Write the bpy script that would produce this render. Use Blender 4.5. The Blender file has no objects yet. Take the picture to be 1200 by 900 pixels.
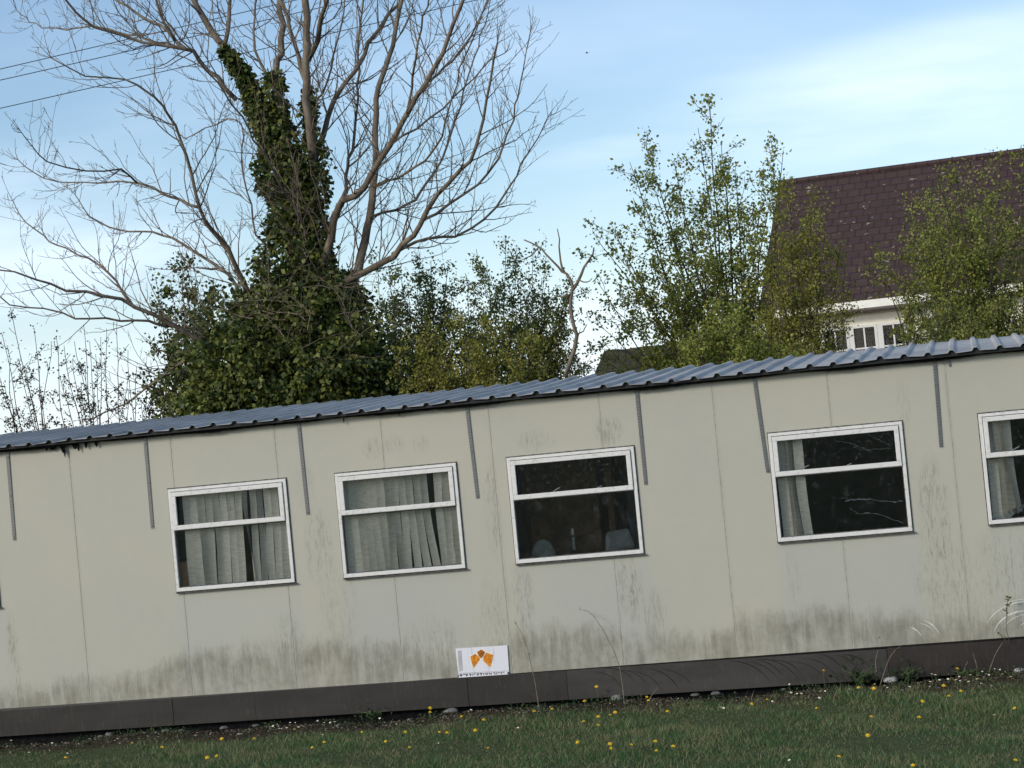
import bpy, math, random
import numpy as np
from mathutils import Matrix, Vector
random.seed(7); rng = np.random.default_rng(11)
C = bpy.context.scene.collection
sc = bpy.context.scene

# ------------------------------------------------------------------ camera (solved from the cabin's panel joints and window frames)
F = 2567.0; CX, CY, CZ = 8.1619, -19.034, 2.2713; YAW, PIT, ROL = -.20357, .03, .093449
def cam_rows():
    cy, sy, cp, sp = math.cos(YAW), math.sin(YAW), math.cos(PIT), math.sin(PIT)
    fw = np.array([sy*cp, cy*cp, sp]); r = np.array([cy, -sy, 0]); u = np.cross(r, fw)
    cr, sr = math.cos(ROL), math.sin(ROL)
    return r*cr-u*sr, r*sr+u*cr, fw
RR, RU, RF = cam_rows()
def ray(px, py): return RR*(px-600)/F - RU*(py-450)/F + RF
def at(px, py, Y):
    d = ray(px, py); t = (Y-CY)/d[1]; return np.array([CX, CY, CZ])+d*t
def on_ground(px, py, z=0.0):
    d = ray(px, py); t = (z-CZ)/d[2]; return np.array([CX, CY, CZ])+d*t
cam = bpy.data.cameras.new('camera'); co = bpy.data.objects.new('camera', cam); C.objects.link(co)
co.matrix_world = Matrix(((RR[0], RU[0], -RF[0], CX), (RR[1], RU[1], -RF[1], CY), (RR[2], RU[2], -RF[2], CZ), (0, 0, 0, 1)))
cam.sensor_width = 36; cam.lens = F/1200*36; cam.clip_start = .1; cam.clip_end = 3000
sc.camera = co

# ------------------------------------------------------------------ materials
class S:                                   # a socket with arithmetic
    def __init__(s, nt, o): s.nt = nt; s.o = o
    def m(s, op, *a, clamp=False):
        n = s.nt.nodes.new('ShaderNodeMath'); n.operation = op; n.use_clamp = clamp
        for i, v in enumerate((s,)+a):
            if isinstance(v, S): s.nt.links.new(v.o, n.inputs[i])
            else: n.inputs[i].default_value = v
        return S(s.nt, n.outputs[0])
    def __add__(s, b): return s.m('ADD', b)
    def __sub__(s, b): return s.m('SUBTRACT', b)
    def __mul__(s, b): return s.m('MULTIPLY', b)
    def __truediv__(s, b): return s.m('DIVIDE', b)
    def rsub(s, b): return (s*-1.0)+b
    def clamp(s): return s.m('ADD', 0.0, clamp=True)
    def step(s, a, b):                     # smoothstep a..b
        n = s.nt.nodes.new('ShaderNodeMapRange'); n.interpolation_type = 'SMOOTHSTEP'
        s.nt.links.new(s.o, n.inputs[0]); n.inputs[1].default_value = a; n.inputs[2].default_value = b
        return S(s.nt, n.outputs[0])
class M:
    def __init__(s, name, rough=.7, spec=.3):
        s.mat = bpy.data.materials.new(name); s.mat.use_nodes = True; s.nt = s.mat.node_tree
        s.b = s.nt.nodes['Principled BSDF']; s.b.inputs['Roughness'].default_value = rough
        s.b.inputs['Specular IOR Level'].default_value = spec
        s.out = s.nt.nodes['Material Output']
    def n(s, t): return s.nt.nodes.new(t)
    def L(s, a, b): s.nt.links.new(a.o if isinstance(a, S) else a, b)
    def pos(s, kind='Object'):
        t = s.n('ShaderNodeTexCoord'); x = s.n('ShaderNodeSeparateXYZ'); s.L(t.outputs[kind], x.inputs[0])
        return [S(s.nt, x.outputs[i]) for i in range(3)]
    def vec(s, *a):
        x = s.n('ShaderNodeCombineXYZ')
        for i, v in enumerate(a):
            if isinstance(v, S): s.L(v, x.inputs[i])
            else: x.inputs[i].default_value = v
        return x.outputs[0]
    def noise(s, v, scale=1, detail=3, rough=.6):
        x = s.n('ShaderNodeTexNoise'); s.L(v, x.inputs['Vector']); x.inputs['Scale'].default_value = scale
        x.inputs['Detail'].default_value = detail; x.inputs['Roughness'].default_value = rough
        return S(s.nt, x.outputs[0])
    def mix(s, f, a, b):
        x = s.n('ShaderNodeMix'); x.data_type = 'RGBA'
        if isinstance(f, S): s.L(f, x.inputs[0])
        else: x.inputs[0].default_value = f
        for k, v in ((6, a), (7, b)):
            if isinstance(v, tuple): x.inputs[k].default_value = (*v, 1)
            else: s.L(v, x.inputs[k])
        return x.outputs[2]
    def col(s, c):
        if isinstance(c, tuple): s.b.inputs['Base Color'].default_value = (*c, 1)
        else: s.L(c, s.b.inputs['Base Color'])
    def bump(s, h, strength=.3, dist=.01):
        x = s.n('ShaderNodeBump'); x.inputs['Strength'].default_value = strength; x.inputs['Distance'].default_value = dist
        s.L(h, x.inputs['Height']); s.L(x.outputs[0], s.b.inputs['Normal'])
    def rand(s):
        g = s.n('ShaderNodeNewGeometry'); return S(s.nt, g.outputs['Random Per Island'])

def simple(name, c, rough=.7, spec=.3, var=.25, scale=8, metal=0, bump=0):
    m = M(name, rough, spec); x, y, z = m.pos()
    n = m.noise(m.vec(x, y, z), scale, 4)
    m.col(m.mix(n.step(.3, .7), tuple(v*(1-var) for v in c), tuple(min(1, v*(1+var)) for v in c)))
    m.b.inputs['Metallic'].default_value = metal
    if bump: m.bump(n, bump, .01)
    return m.mat

def leafmat(name, c1, c2, c3, rough=.55, trans=.35, spec=.35):
    m = M(name, rough, spec); r = m.rand(); x, y, z = m.pos()
    n = m.noise(m.vec(x, y, z), 1.6, 2)
    a = m.mix(r, c1, c2); n2 = m.noise(m.vec(x, y, z), 5.5, 2); c = m.mix((n*.5+n2*.5+r*.3).step(.52, .78), a, c3); m.col(c)
    t = m.n('ShaderNodeBsdfTranslucent'); m.L(c, t.inputs[0]); s = m.n('ShaderNodeMixShader'); s.inputs[0].default_value = trans
    m.L(m.b.outputs[0], s.inputs[1]); m.L(t.outputs[0], s.inputs[2]); m.L(s.outputs[0], m.out.inputs[0])
    return m.mat

# gaussian-ish blob in wall coordinates
def blob(m, x, z, cx, cz, wx, wz):
    a = ((x-cx)/wx); b = ((z-cz)/wz); d = a*a+b*b
    return d.step(1.0, 0.1)

WINS = [(-1.96, -.812), (.935, 2.068), (2.532, 3.659), (4.122, 5.267), (6.445, 7.594), (8.234, 9.36), (10.2, 11.34)]
def wall_material():
    m = M('cream_wall_panel', .55, .35); x, y, z = m.pos()
    st = m.noise(m.vec(x*17.0, 0.0, z*2.0), 1, 6, .7)           # vertical streaks
    fs = m.noise(m.vec(x*60.0, 3.0, z*11.0), 1, 5, .75)         # fine streaks
    big = m.noise(m.vec(x*.8, 5.0, z*.8), 1, 3)
    mot = m.noise(m.vec(x*9.0, 9.0, z*9.0), 1, 6, .75)
    speck = m.noise(m.vec(x*40.0, 1.0, z*40.0), 1, 2)
    base = m.mix(big.step(.3, .7), (.418, .405, .335), (.390, .388, .335))
    base = m.mix(mot.step(.35, .75)*.3, base, (.455, .442, .375))
    # greyer rain-washed panels below the windows
    for w0, w1 in WINS:
        base = m.mix(x.step(w0-.03, w0+.0)*x.step(w1+.06, w1+.03)*z.step(1.30, 1.22)*(big*.5+st*.3), base, (.372, .385, .362))
    # bottom tide of algae with a ragged upper edge
    hb = (m.noise(m.vec(x*.8, 2.0, 0.0), 1, 2)-.5)*.36 + (m.noise(m.vec(x*3.1, 7.0, 0.0), 1, 3)-.5)*.26 + (m.noise(m.vec(x*24.0, 4.0, 0.0), 1, 4, .7)-.5)*.13 + (m.noise(m.vec(x*7.0, 4.0, z*5.0), 1, 4, .7)-.5)*.34 + .55
    hb = hb + x.step(.3, 1.3)*x.step(3.4, 2.2)*.14 - x.step(.5, -.3)*.09 + (m.noise(m.vec(x*75.0, 1.0, 0.0), 1, 3)-.5)*.09
    hb = hb + (m.noise(m.vec(x.m('FLOOR')*3.7, 2.2, 0.0), 1, 0)-.5)*.35
    d = hb - z
    body = d.step(-.14, .13)*((st*.45+mot*.4+m.noise(m.vec(x*3.3, 4.0, z*2.2), 1, 4, .7)*.5).step(.50, .88)*.75+.12)
    edge = d.step(-.12, .05)*d.step(.30, .05)*(st*.4+fs*.35+m.noise(m.vec(x*2.1, 8.0, z*2.0), 1, 3)*.45).step(.50, .75)
    base = m.mix(body, base, (.170, .156, .112))
    base = m.mix(edge*.50, base, (.115, .113, .085))
    base = m.mix(d.step(-.5, .0)*(fs*.6+st*.4).step(.56, .74)*.4, base, (.24, .235, .19))
    # run marks and algae patches with a place of their own
    spots = [(2.32, 1.55, .16, .5, .7), (2.45, 1.0, .25, .5, .4), (3.95, 1.75, .10, .55, .8), (3.28, .62, .34, .28, .75), (3.9, .8, .2, .5, .5),
             (5.12, .98, .13, .36, 1.0), (4.15, .95, .14, .35, .75), (2.9, 2.40, .12, .12, .9), (3.1, 2.42, .12, .10, .7), (3.35, 2.4, .10, .1, .5),
             (5.05, 2.36, .16, .16, 1.0), (4.4, 2.33, .22, .12, .7), (7.8, 1.35, .17, .62, 1.0), (7.85, .8, .35, .5, .6), (8.35, .75, .5, .55, .6),
             (1.95, .7, .2, .35, .7), (1.55, .62, .22, .25, .6), (-.72, .75, .08, .6, .9), (5.28, .72, .16, .3, .6), (6.55, 1.0, .07, .4, .4),
             (7.62, 2.35, .07, .28, .45), (8.5, 1.6, .3, .8, .35), (2.25, 2.1, .15, .3, .25)]
    tot = None
    for cx, cz, wx, wz, k in spots:
        b = blob(m, x, z, cx, cz, wx, wz)*k
        tot = b if tot is None else tot.m('MAXIMUM', b)
    streak = tot*(st*.45+fs*.65).step(.52, .66)
    soft = tot*(mot*.5+.05)
    base = m.mix(soft, base, (.36, .36, .30))
    base = m.mix(streak*.70, base, (.17, .17, .135))
    # faint run-downs everywhere in the lower half, pale drips and specks
    low = z.step(1.5, .5)*(st*.5+fs*.5).step(.55, .75)*.35
    base = m.mix(low, base, (.30, .30, .25))
    base = m.mix(speck.step(.76, .80)*.5, base, (.16, .15, .12))
    # rim of dirt near joints
    jx = x.m('FRACT'); dj = jx.m('MINIMUM', jx.rsub(1.0))
    base = m.mix(dj.step(.03, .004)*(st.step(.35, .65)*.25+.04), base, (.24, .24, .20))
    m.col(base); m.bump(mot, .08, .004)
    return m.mat

MT = {}
MT['wall'] = wall_material()
MT['joint'] = simple('joint_strip', (.42, .42, .36), .6, .3, .25, 14)
MT['white'] = (lambda m: (m.col(m.mix((m.noise(m.vec(*m.pos()), 22, 6, .75)).step(.50, .70)*.6, (.66, .655, .635), (.34, .335, .30))), m.mat)[1])(M('white_upvc', .35, .5))
MT['seal'] = simple('dark_sealant', (.10, .10, .09), .8, .2, .6, 30)
MT['felt'] = simple('black_felt_and_shade', (.008, .008, .009), .9, .1, .5, 20, 0, .5)
MT['strap'] = None
def strap_material():
    m = M('galvanised_strap', .45, .5); x, y, z = m.pos(); m.b.inputs['Metallic'].default_value = .6
    n = m.noise(m.vec(x, y, z), 40, 3)
    h = (z*38.0).m('FRACT'); holes = h.step(.36, .46)*h.step(.66, .56)*n.step(.42, .55)
    m.col(m.mix(holes*.8, m.mix(n, (.10, .104, .105), (.20, .208, .21)), (.05, .05, .05))); return m.mat
MT['strap'] = strap_material()
def skirt_material(name, c, seed):
    m = M(name, .65, .3); x, y, z = m.pos()
    n = m.noise(m.vec(x*1.5+seed, y, z*5.0), 1, 4); f = m.noise(m.vec(x*30.0, 0.0, z*6.0), 1, 4, .7)
    c0 = m.mix(n.step(.35, .65), tuple(v*.85 for v in c), tuple(v*1.2 for v in c))
    c0 = m.mix(f.step(.52, .8)*.35, c0, (.10, .098, .088)); c0 = m.mix((f*.5+n*.5).step(.46, .36)*.5, c0, (.022, .022, .02)); c0 = m.mix(z.step(.292, .306)*.4, c0, (.12, .115, .10)); m.col(c0); m.bump(f, .08, .003); return m.mat
MT['skirt'] = skirt_material('brown_skirt_board', (.026, .0235, .021), 0.0)
MT['skirt_pale'] = skirt_material('scuffed_skirt_board', (.039, .036, .033), 4.0)
MT['skirt_dark'] = skirt_material('dark_skirt_board', (.024, .019, .017), 9.0)
def roof_metal():
    m = M('weathered_roof_sheet', .55, .35); x, y, z = m.pos(); m.b.inputs['Metallic'].default_value = .0
    n = m.noise(m.vec(x*1.2, y*.8, 0.0), 1, 4); f = m.noise(m.vec(x*9.0, y*1.6, 2.0), 1, 5, .7)
    c = m.mix(n.step(.35, .65), (.31, .305, .29), (.44, .43, .41)); c = m.mix(f.step(.52, .70)*.6, c, (.13, .14, .15)); c = m.mix(x.step(3.0, -.5)*.35*f, c, (.16, .17, .17))
    m.col(c); m.bump(f, .15, .005); return m.mat
MT['roof'] = roof_metal()
MT['roof_edge'] = simple('painted_rib_shade', (.012, .013, .015), .6, .3, .3, 12)
def glass(name, tint=(.93, .95, .95), dust_or_reflection=.08, ds=6.0, fk=1.25):
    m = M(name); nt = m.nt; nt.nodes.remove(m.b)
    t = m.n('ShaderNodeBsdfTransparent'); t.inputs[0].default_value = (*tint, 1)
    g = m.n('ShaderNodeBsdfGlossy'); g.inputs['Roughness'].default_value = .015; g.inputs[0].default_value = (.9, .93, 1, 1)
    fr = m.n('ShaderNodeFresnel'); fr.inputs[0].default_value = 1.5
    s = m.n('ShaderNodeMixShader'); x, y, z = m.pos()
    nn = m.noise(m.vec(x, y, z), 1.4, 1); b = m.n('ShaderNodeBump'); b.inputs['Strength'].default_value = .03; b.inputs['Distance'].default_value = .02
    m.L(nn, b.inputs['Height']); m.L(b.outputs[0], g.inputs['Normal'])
    dirt = m.noise(m.vec(x*ds, y, z*ds), 1, 6, .75)  # speckle mask: grime on clear panes, painted leaf reflections on vent panes
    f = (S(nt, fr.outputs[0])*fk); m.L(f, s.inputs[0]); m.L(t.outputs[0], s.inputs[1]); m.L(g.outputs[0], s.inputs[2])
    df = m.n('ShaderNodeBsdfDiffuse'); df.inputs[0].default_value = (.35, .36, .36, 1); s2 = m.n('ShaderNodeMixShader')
    m.L(dirt.step(.52, .75)*dust_or_reflection, s2.inputs[0]); m.L(s.outputs[0], s2.inputs[1]); m.L(df.outputs[0], s2.inputs[2])
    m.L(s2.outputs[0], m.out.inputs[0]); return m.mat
MT['glass'] = glass('window_glass'); MT['houseglass'] = glass('house_window_glass', fk=.45, dust_or_reflection=.03); MT['reflectionglass'] = glass('painted_reflection_glass', dust_or_reflection=.16, ds=26.0)  # the vent glass has leafy reflections painted in as fine speckle
def fabric():
    m = M('blind_fabric', .9, .1); x, y, z = m.pos()
    h = m.noise(m.vec(x*12.0, y, z*70.0), 1, 4, .7); n = m.noise(m.vec(x*5.0, y, z*3.0), 1, 4); d = m.noise(m.vec(x*18.0, y, z*16.0), 1, 4)
    c = m.mix(h.step(.3, .7), (.76, .68, .54), (.97, .89, .74)); c = m.mix(n.step(.45, .7)*.4, c, (.78, .72, .58)); c = m.mix(d.step(.66, .78)*.35, c, (.22, .2, .16))
    m.col(c)
    t = m.n('ShaderNodeBsdfTranslucent'); m.L(c, t.inputs[0]); s = m.n('ShaderNodeMixShader'); s.inputs[0].default_value = .02
    m.L(m.b.outputs[0], s.inputs[1]); m.L(t.outputs[0], s.inputs[2]); m.L(s.outputs[0], m.out.inputs[0]); return m.mat
MT['fabric'] = fabric()
MT['hem'] = simple('blind_hem', (.66, .65, .60), .8, .2, .2, 30)
MT['cardboard'] = simple('cardboard', (.62, .34, .19), .85, .15, .15, 12)
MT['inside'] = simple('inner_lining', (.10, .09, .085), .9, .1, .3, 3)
MT['wood'] = simple('brown_timber', (.20, .10, .05), .55, .35, .5, 9)
MT['door_in'] = simple('dark_blue_door', (.05, .06, .085), .5, .3, .3, 4)
MT['steel'] = simple('brushed_steel', (.55, .55, .55), .3, .6, .1, 20, .8)
MT['padding'] = simple('pale_upholstery', (.50, .48, .40), .9, .1, .3, 14)
MT['greyfab'] = simple('grey_upholstery', (.16, .17, .18), .9, .1, .3, 8)
MT['signwhite'] = (lambda m: (lambda p: (m.col(m.mix((m.noise(m.vec(p[0]*30.0, 0.0, p[2]*3.0), 1, 4)).step(.5, .75)*.5, (.68, .69, .74), (.40, .40, .43))), m.mat)[1])(m.pos()))(M('white_sign_board', .5, .3))
MT['signgrey'] = simple('grey_smear', (.42, .42, .44), .6, .3, .12, 12)
MT['orange'] = simple('orange_print', (.62, .22, .015), .6, .2, .35, 26)
MT['orange_dark'] = simple('dark_orange_print', (.33, .11, .012), .6, .2, .3, 26)
MT['ink'] = simple('dark_print', (.05, .05, .06), .7, .2, .4, 30)
MT['bark'] = (lambda m: (lambda p: (m.col(m.mix(m.noise(m.vec(p[0]*8.0, p[1]*8.0, p[2]*2.5), 1, 5, .7).step(.3, .7), (.085, .066, .048), (.23, .19, .145))), m.bump(m.noise(m.vec(p[0]*20.0, p[1]*20.0, p[2]*5.0), 1, 4), .5, .02), m.mat)[2])(m.pos()))(M('grey_brown_bark', .85, .2))
MT['bark_dark'] = simple('dark_bark', (.065, .052, .042), .9, .15, .4, 6)
MT['ivy'] = leafmat('ivy_leaves', (.024, .044, .013), (.052, .085, .021), (.16, .18, .04), .5, .15, .3)
MT['hawthorn'] = leafmat('hawthorn_leaves', (.14, .19, .034), (.22, .265, .052), (.31, .315, .07), .55, .35)
MT['hawthorn_dark'] = leafmat('dark_green_leaves', (.10, .135, .032), (.16, .195, .045), (.24, .25, .06), .5, .3)
MT['yellowleaf'] = leafmat('yellow_green_leaves', (.15, .165, .026), (.24, .245, .04), (.30, .29, .06), .55, .4)
MT['sparseleaf'] = leafmat('olive_leaves', (.035, .045, .02), (.06, .075, .028), (.10, .07, .035), .6, .3)
MT['grass'] = leafmat('grass_blades', (.036, .102, .034), (.075, .180, .058), (.21, .205, .105), .6, .25, .25)
MT['weed'] = leafmat('weed_leaves', (.020, .045, .016), (.035, .065, .022), (.04, .07, .02), .6, .25)
MT['stone'] = simple('grey_stone', (.14, .14, .13), .9, .2, .35, 14, 0, .5)
MT['stonelight'] = simple('pale_stone', (.36, .355, .34), .9, .2, .2, 14, 0, .4)
MT['debris'] = (lambda m: (m.col(m.mix(m.rand().step(.80, .95), m.mix(m.rand(), (.035, .028, .02), (.13, .10, .065)), (.30, .28, .24))), m.mat)[1])(M('dead_leaf_litter', .9, .1))
MT['yellow'] = simple('dandelion_yellow', (.75, .52, .03), .7, .2, .12, 60)
MT['petal'] = simple('daisy_white', (.80, .80, .78), .7, .2, .05, 60)
MT['stem'] = simple('green_stem', (.09, .14, .05), .7, .2, .2, 30)
MT['drystem'] = simple('dry_stem', (.17, .15, .11), .8, .2, .3, 30)
MT['render_white'] = simple('cream_render', (.74, .71, .60), .9, .15, .07, 2)
MT['gutter'] = simple('white_fascia', (.80, .79, .72), .5, .3, .05, 4)
MT['darkpaint'] = simple('dark_gutter', (.10, .08, .07), .5, .3, .1, 4)
MT['cable'] = simple('cable_black', (.05, .06, .07), .7, .3, .1, 1)
def tile_mat():
    m = M('red_brown_roof_tile', .75, .25); x, y, z = m.pos()
    v = m.vec(x, z*1.49, 0.0)
    b = m.n('ShaderNodeTexBrick'); m.L(v, b.inputs['Vector']); b.inputs['Scale'].default_value = 1; b.inputs['Brick Width'].default_value = .33; b.inputs['Row Height'].default_value = .30
    b.inputs['Mortar Size'].default_value = .016; b.inputs['Color1'].default_value = (.050, .032, .032, 1); b.inputs['Color2'].default_value = (.062, .039, .038, 1); b.inputs['Mortar'].default_value = (.02, .012, .012, 1)  # dark joints between tiles also paint in the shade under each course
    n = m.noise(m.vec(x, y, z), 1.3, 3); sp = m.noise(m.vec(x*2.6, 0.0, z*7.0), 1.5, 2); sp2 = m.noise(m.vec(x*1.0, 4.0, z), .5, 1)
    c = m.mix(n.step(.35, .7)*.4, b.outputs[0], (.055, .035, .036))
    c = m.mix(((sp+sp2*.25).step(.79, .82))*.85, c, (.30, .25, .20))
    m.col(c); return m.mat
MT['tile'] = tile_mat()
MT['mosstile'] = simple('mossy_roof', (.050, .046, .028), .95, .1, .5, 9, 0, .6)
def ground_mat():
    m = M('lawn_and_soil', .95, .1); x, y, z = m.pos()
    n = m.noise(m.vec(x, y, z), 2.2, 5, .7); f = m.noise(m.vec(x, y, z), 26, 4, .7)
    soil = m.mix(f.step(.35, .7), (.028, .022, .016), (.075, .058, .040)); gr = m.mix(f.step(.3, .7), (.035, .052, .020), (.080, .095, .042))
    w = m.noise(m.vec(x*1.1, 0.0, 0.0), 1, 3)*1.1
    k = (y*-1.0 - w).step(.0, .45)*n.step(.22, .45)
    m.col(m.mix(k, soil, gr)); m.bump(f, .6, .03); return m.mat
MT['ground'] = ground_mat()

# ------------------------------------------------------------------ mesh helpers
class MB:
    def __init__(s): s.v = []; s.f = []; s.nv = 0
    def add(s, v, f):
        v = np.asarray(v, float).reshape(-1, 3); s.v.append(v); n = s.nv
        s.f.append([tuple(i+n for i in q) for q in f]); s.nv += len(v); return s
    def box(s, x0, x1, y0, y1, z0, z1):
        v = [(x, y, z) for x in (x0, x1) for y in (y0, y1) for z in (z0, z1)]
        return s.add(v, [(0, 1, 3, 2), (4, 6, 7, 5), (0, 4, 5, 1), (2, 3, 7, 6), (0, 2, 6, 4), (1, 5, 7, 3)])
    def prism(s, pts, y0, y1):              # polygon in x,z given ccw, extruded in y
        n = len(pts); v = [(p[0], y0, p[1]) for p in pts]+[(p[0], y1, p[1]) for p in pts]
        f = [tuple(range(n)), tuple(range(2*n-1, n-1, -1))]+[(i, i+n, (i+1) % n+n, (i+1) % n) for i in range(n)]
        return s.add(v, f)
    def tube(s, P, R, k=5, cap=True):
        P = np.asarray(P, float); n = len(P); T = np.gradient(P, axis=0); T /= (np.linalg.norm(T, axis=1)[:, None]+1e-9)
        a = np.array([0, 0, 1.0]) if abs(T[0][2]) < .9 else np.array([1.0, 0, 0])
        U = np.cross(T, a); U /= (np.linalg.norm(U, axis=1)[:, None]+1e-9); W = np.cross(T, U)
        R = np.broadcast_to(np.asarray(R, float), (n,))
        th = np.arange(k)*2*np.pi/k
        V = P[:, None]+R[:, None, None]*(np.cos(th)[None, :, None]*U[:, None]+np.sin(th)[None, :, None]*W[:, None])
        f = [(i*k+j, i*k+(j+1) % k, (i+1)*k+(j+1) % k, (i+1)*k+j) for i in range(n-1) for j in range(k)]
        if cap and k > 2: f += [tuple(range(k))[::-1], tuple((n-1)*k+j for j in range(k))]
        return s.add(V.reshape(-1, 3), f)
    def build(s, name, mat, parent=None, smooth=False, bevel=0):
        me = bpy.data.meshes.new(name)
        v = np.concatenate(s.v) if s.v else np.zeros((0, 3)); f = [q for a in s.f for q in a]
        off = np.array(parent.location) if (parent is not None and parent.type == 'EMPTY') else 0
        if parent is not None and parent.type != 'EMPTY' and parent.parent is not None: off = np.array(parent.parent.location)
        me.from_pydata((v-off).tolist(), [], f); me.update()
        return link(name, me, mat, parent, smooth, bevel)
def link(name, me, mat, parent=None, smooth=False, bevel=0):
    o = bpy.data.objects.new(name, me); C.objects.link(o)
    for mm in (mat if isinstance(mat, (list, tuple)) else [mat]): me.materials.append(mm)
    if parent is not None: o.parent = parent
    if smooth: me.polygons.foreach_set('use_smooth', [True]*len(me.polygons))
    if bevel:
        b = o.modifiers.new('bevel', 'BEVEL'); b.width = bevel; b.segments = 2; b.limit_method = 'ANGLE'
    return o
def quads_np(name, V, mat, parent=None, k=4):          # V: (n,k,3)
    n = V.shape[0]; off = np.array(parent.location) if parent is not None else 0
    me = bpy.data.meshes.new(name); me.vertices.add(n*k); me.vertices.foreach_set('co', (V.reshape(-1, 3)-off).astype(np.float32).ravel())
    me.loops.add(n*k); me.loops.foreach_set('vertex_index', np.arange(n*k, dtype=np.int32))
    me.polygons.add(n); me.polygons.foreach_set('loop_start', np.arange(0, n*k, k, dtype=np.int32)); me.update(calc_edges=True)
    return link(name, me, mat, parent)
def tag(o, label, cat, group=None, kind=None):
    if label: o['label'] = label
    if cat: o['category'] = cat
    if group: o['group'] = group
    if kind: o['kind'] = kind
    return o
def thing(name, loc, label, cat, group=None):
    o = bpy.data.objects.new(name, None); C.objects.link(o); o.location = loc; o.empty_display_size = .2
    return tag(o, label, cat, group)
def unit(a): return a/(np.linalg.norm(a, axis=-1, keepdims=True)+1e-9)
def leaves(P, size, asp=.62, droop=.0, out=None, k=1.0):
    """one four-cornered leaf at each point"""
    n = len(P); d = unit(rng.normal(size=(n, 3))+(0 if out is None else out*k)); d[:, 2] -= droop; d = unit(d)
    a = unit(np.cross(d, rng.normal(size=(n, 3)))); s = (size*rng.uniform(.6, 1.25, n))[:, None]; nn = np.cross(d, a)
    return np.stack([P, P+d*s*.5+a*s*asp*.5+nn*s*.12, P+d*s, P+d*s*.45-a*s*asp*.5+nn*s*.10], 1)

# ------------------------------------------------------------------ world and sun
SUN_AZ = math.radians(232)      # direction to the sun, anticlockwise from +X: low behind the camera, to its left
SUN_EL = math.radians(24)
w = bpy.data.worlds.new('World'); sc.world = w; w.use_nodes = True; nt = w.node_tree
bg = nt.nodes['Background']; sky = nt.nodes.new('ShaderNodeTexSky'); sky.sky_type = 'NISHITA'; sky.sun_disc = False
sky.sun_elevation = SUN_EL; sky.sun_rotation = math.pi/2-SUN_AZ; sky.air_density = 1.0; sky.dust_density = .6; sky.ozone_density = 2.5
tc = nt.nodes.new('ShaderNodeTexCoord'); sx = nt.nodes.new('ShaderNodeSeparateXYZ'); nt.links.new(tc.outputs['Generated'], sx.inputs[0])
dx, dy, dz = [S(nt, sx.outputs[i]) for i in range(3)]
zz = dz.m('MAXIMUM', 0.0)+.16
cb = nt.nodes.new('ShaderNodeCombineXYZ')
for i, v in enumerate((dx/zz*.55, dy/zz*.9, dz*0.0)): nt.links.new(v.o, cb.inputs[i])
def wn(scale, detail, off):
    mp = nt.nodes.new('ShaderNodeMapping'); mp.inputs[1].default_value = off; nt.links.new(cb.outputs[0], mp.inputs[0])
    n = nt.nodes.new('ShaderNodeTexNoise'); n.inputs['Scale'].default_value = scale; n.inputs['Detail'].default_value = detail; n.inputs['Roughness'].default_value = .55
    n.inputs['Distortion'].default_value = .4
    nt.links.new(mp.outputs[0], n.inputs['Vector']); return S(nt, n.outputs[0])
c1 = wn(1.1, 5, (.3, 1.7, 0)); c2 = wn(.45, 3, (4.1, .2, 0))
cl = ((c1*.55+c2*.6).step(.50, .76)*.45 + dz.step(.15, -.02)*.45).clamp()
def bank(px, py, w_, h_, k):          # a cloud bank round one compass direction of the real sky
    r_ = ray(px, py); r_ = r_/np.linalg.norm(r_); hx, hy = r_[1]/math.hypot(r_[0], r_[1]), -r_[0]/math.hypot(r_[0], r_[1])
    u = (dx*float(hx)+dy*float(hy))/w_; v_ = (dz-float(r_[2])+(dx*float(hx)+dy*float(hy))*-.06)/h_; fwd = (dx*float(r_[0])+dy*float(r_[1])).step(.0, .3)
    return (u*u+v_*v_).step(1.0, .0)*fwd*(c1*.9+c2*.3).step(.42, .72)*k
cl = (cl+bank(1130, 95, .17, .036, .42)+bank(30, 270, .12, .045, .35)+bank(690, 180, .04, .008, .3)).clamp()
mx = nt.nodes.new('ShaderNodeMix'); mx.data_type = 'RGBA'; nt.links.new(cl.o, mx.inputs[0]); nt.links.new(sky.outputs[0], mx.inputs[6]); mx.inputs[7].default_value = (7.6, 8.5, 9.9, 1)
nt.links.new(mx.outputs[2], bg.inputs[0]); bg.inputs[1].default_value = .10
sd = bpy.data.lights.new('sun', 'SUN'); sd.energy = 1.5; sd.angle = math.radians(14); sd.color = (1, .90, .76)
so = bpy.data.objects.new('sun', sd); C.objects.link(so)
v = Vector((math.cos(SUN_AZ)*math.cos(SUN_EL), math.sin(SUN_AZ)*math.cos(SUN_EL), math.sin(SUN_EL)))
so.rotation_euler = v.to_track_quat('Z', 'Y').to_euler(); so.location = (-20, 30, 30)
sc.view_settings.view_transform = 'Standard'; sc.view_settings.look = 'None'; sc.view_settings.exposure = 0.62; sc.view_settings.gamma = 1
sc.render.engine = 'CYCLES'; sc.cycles.max_bounces = 6; sc.cycles.transparent_max_bounces = 12

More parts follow.
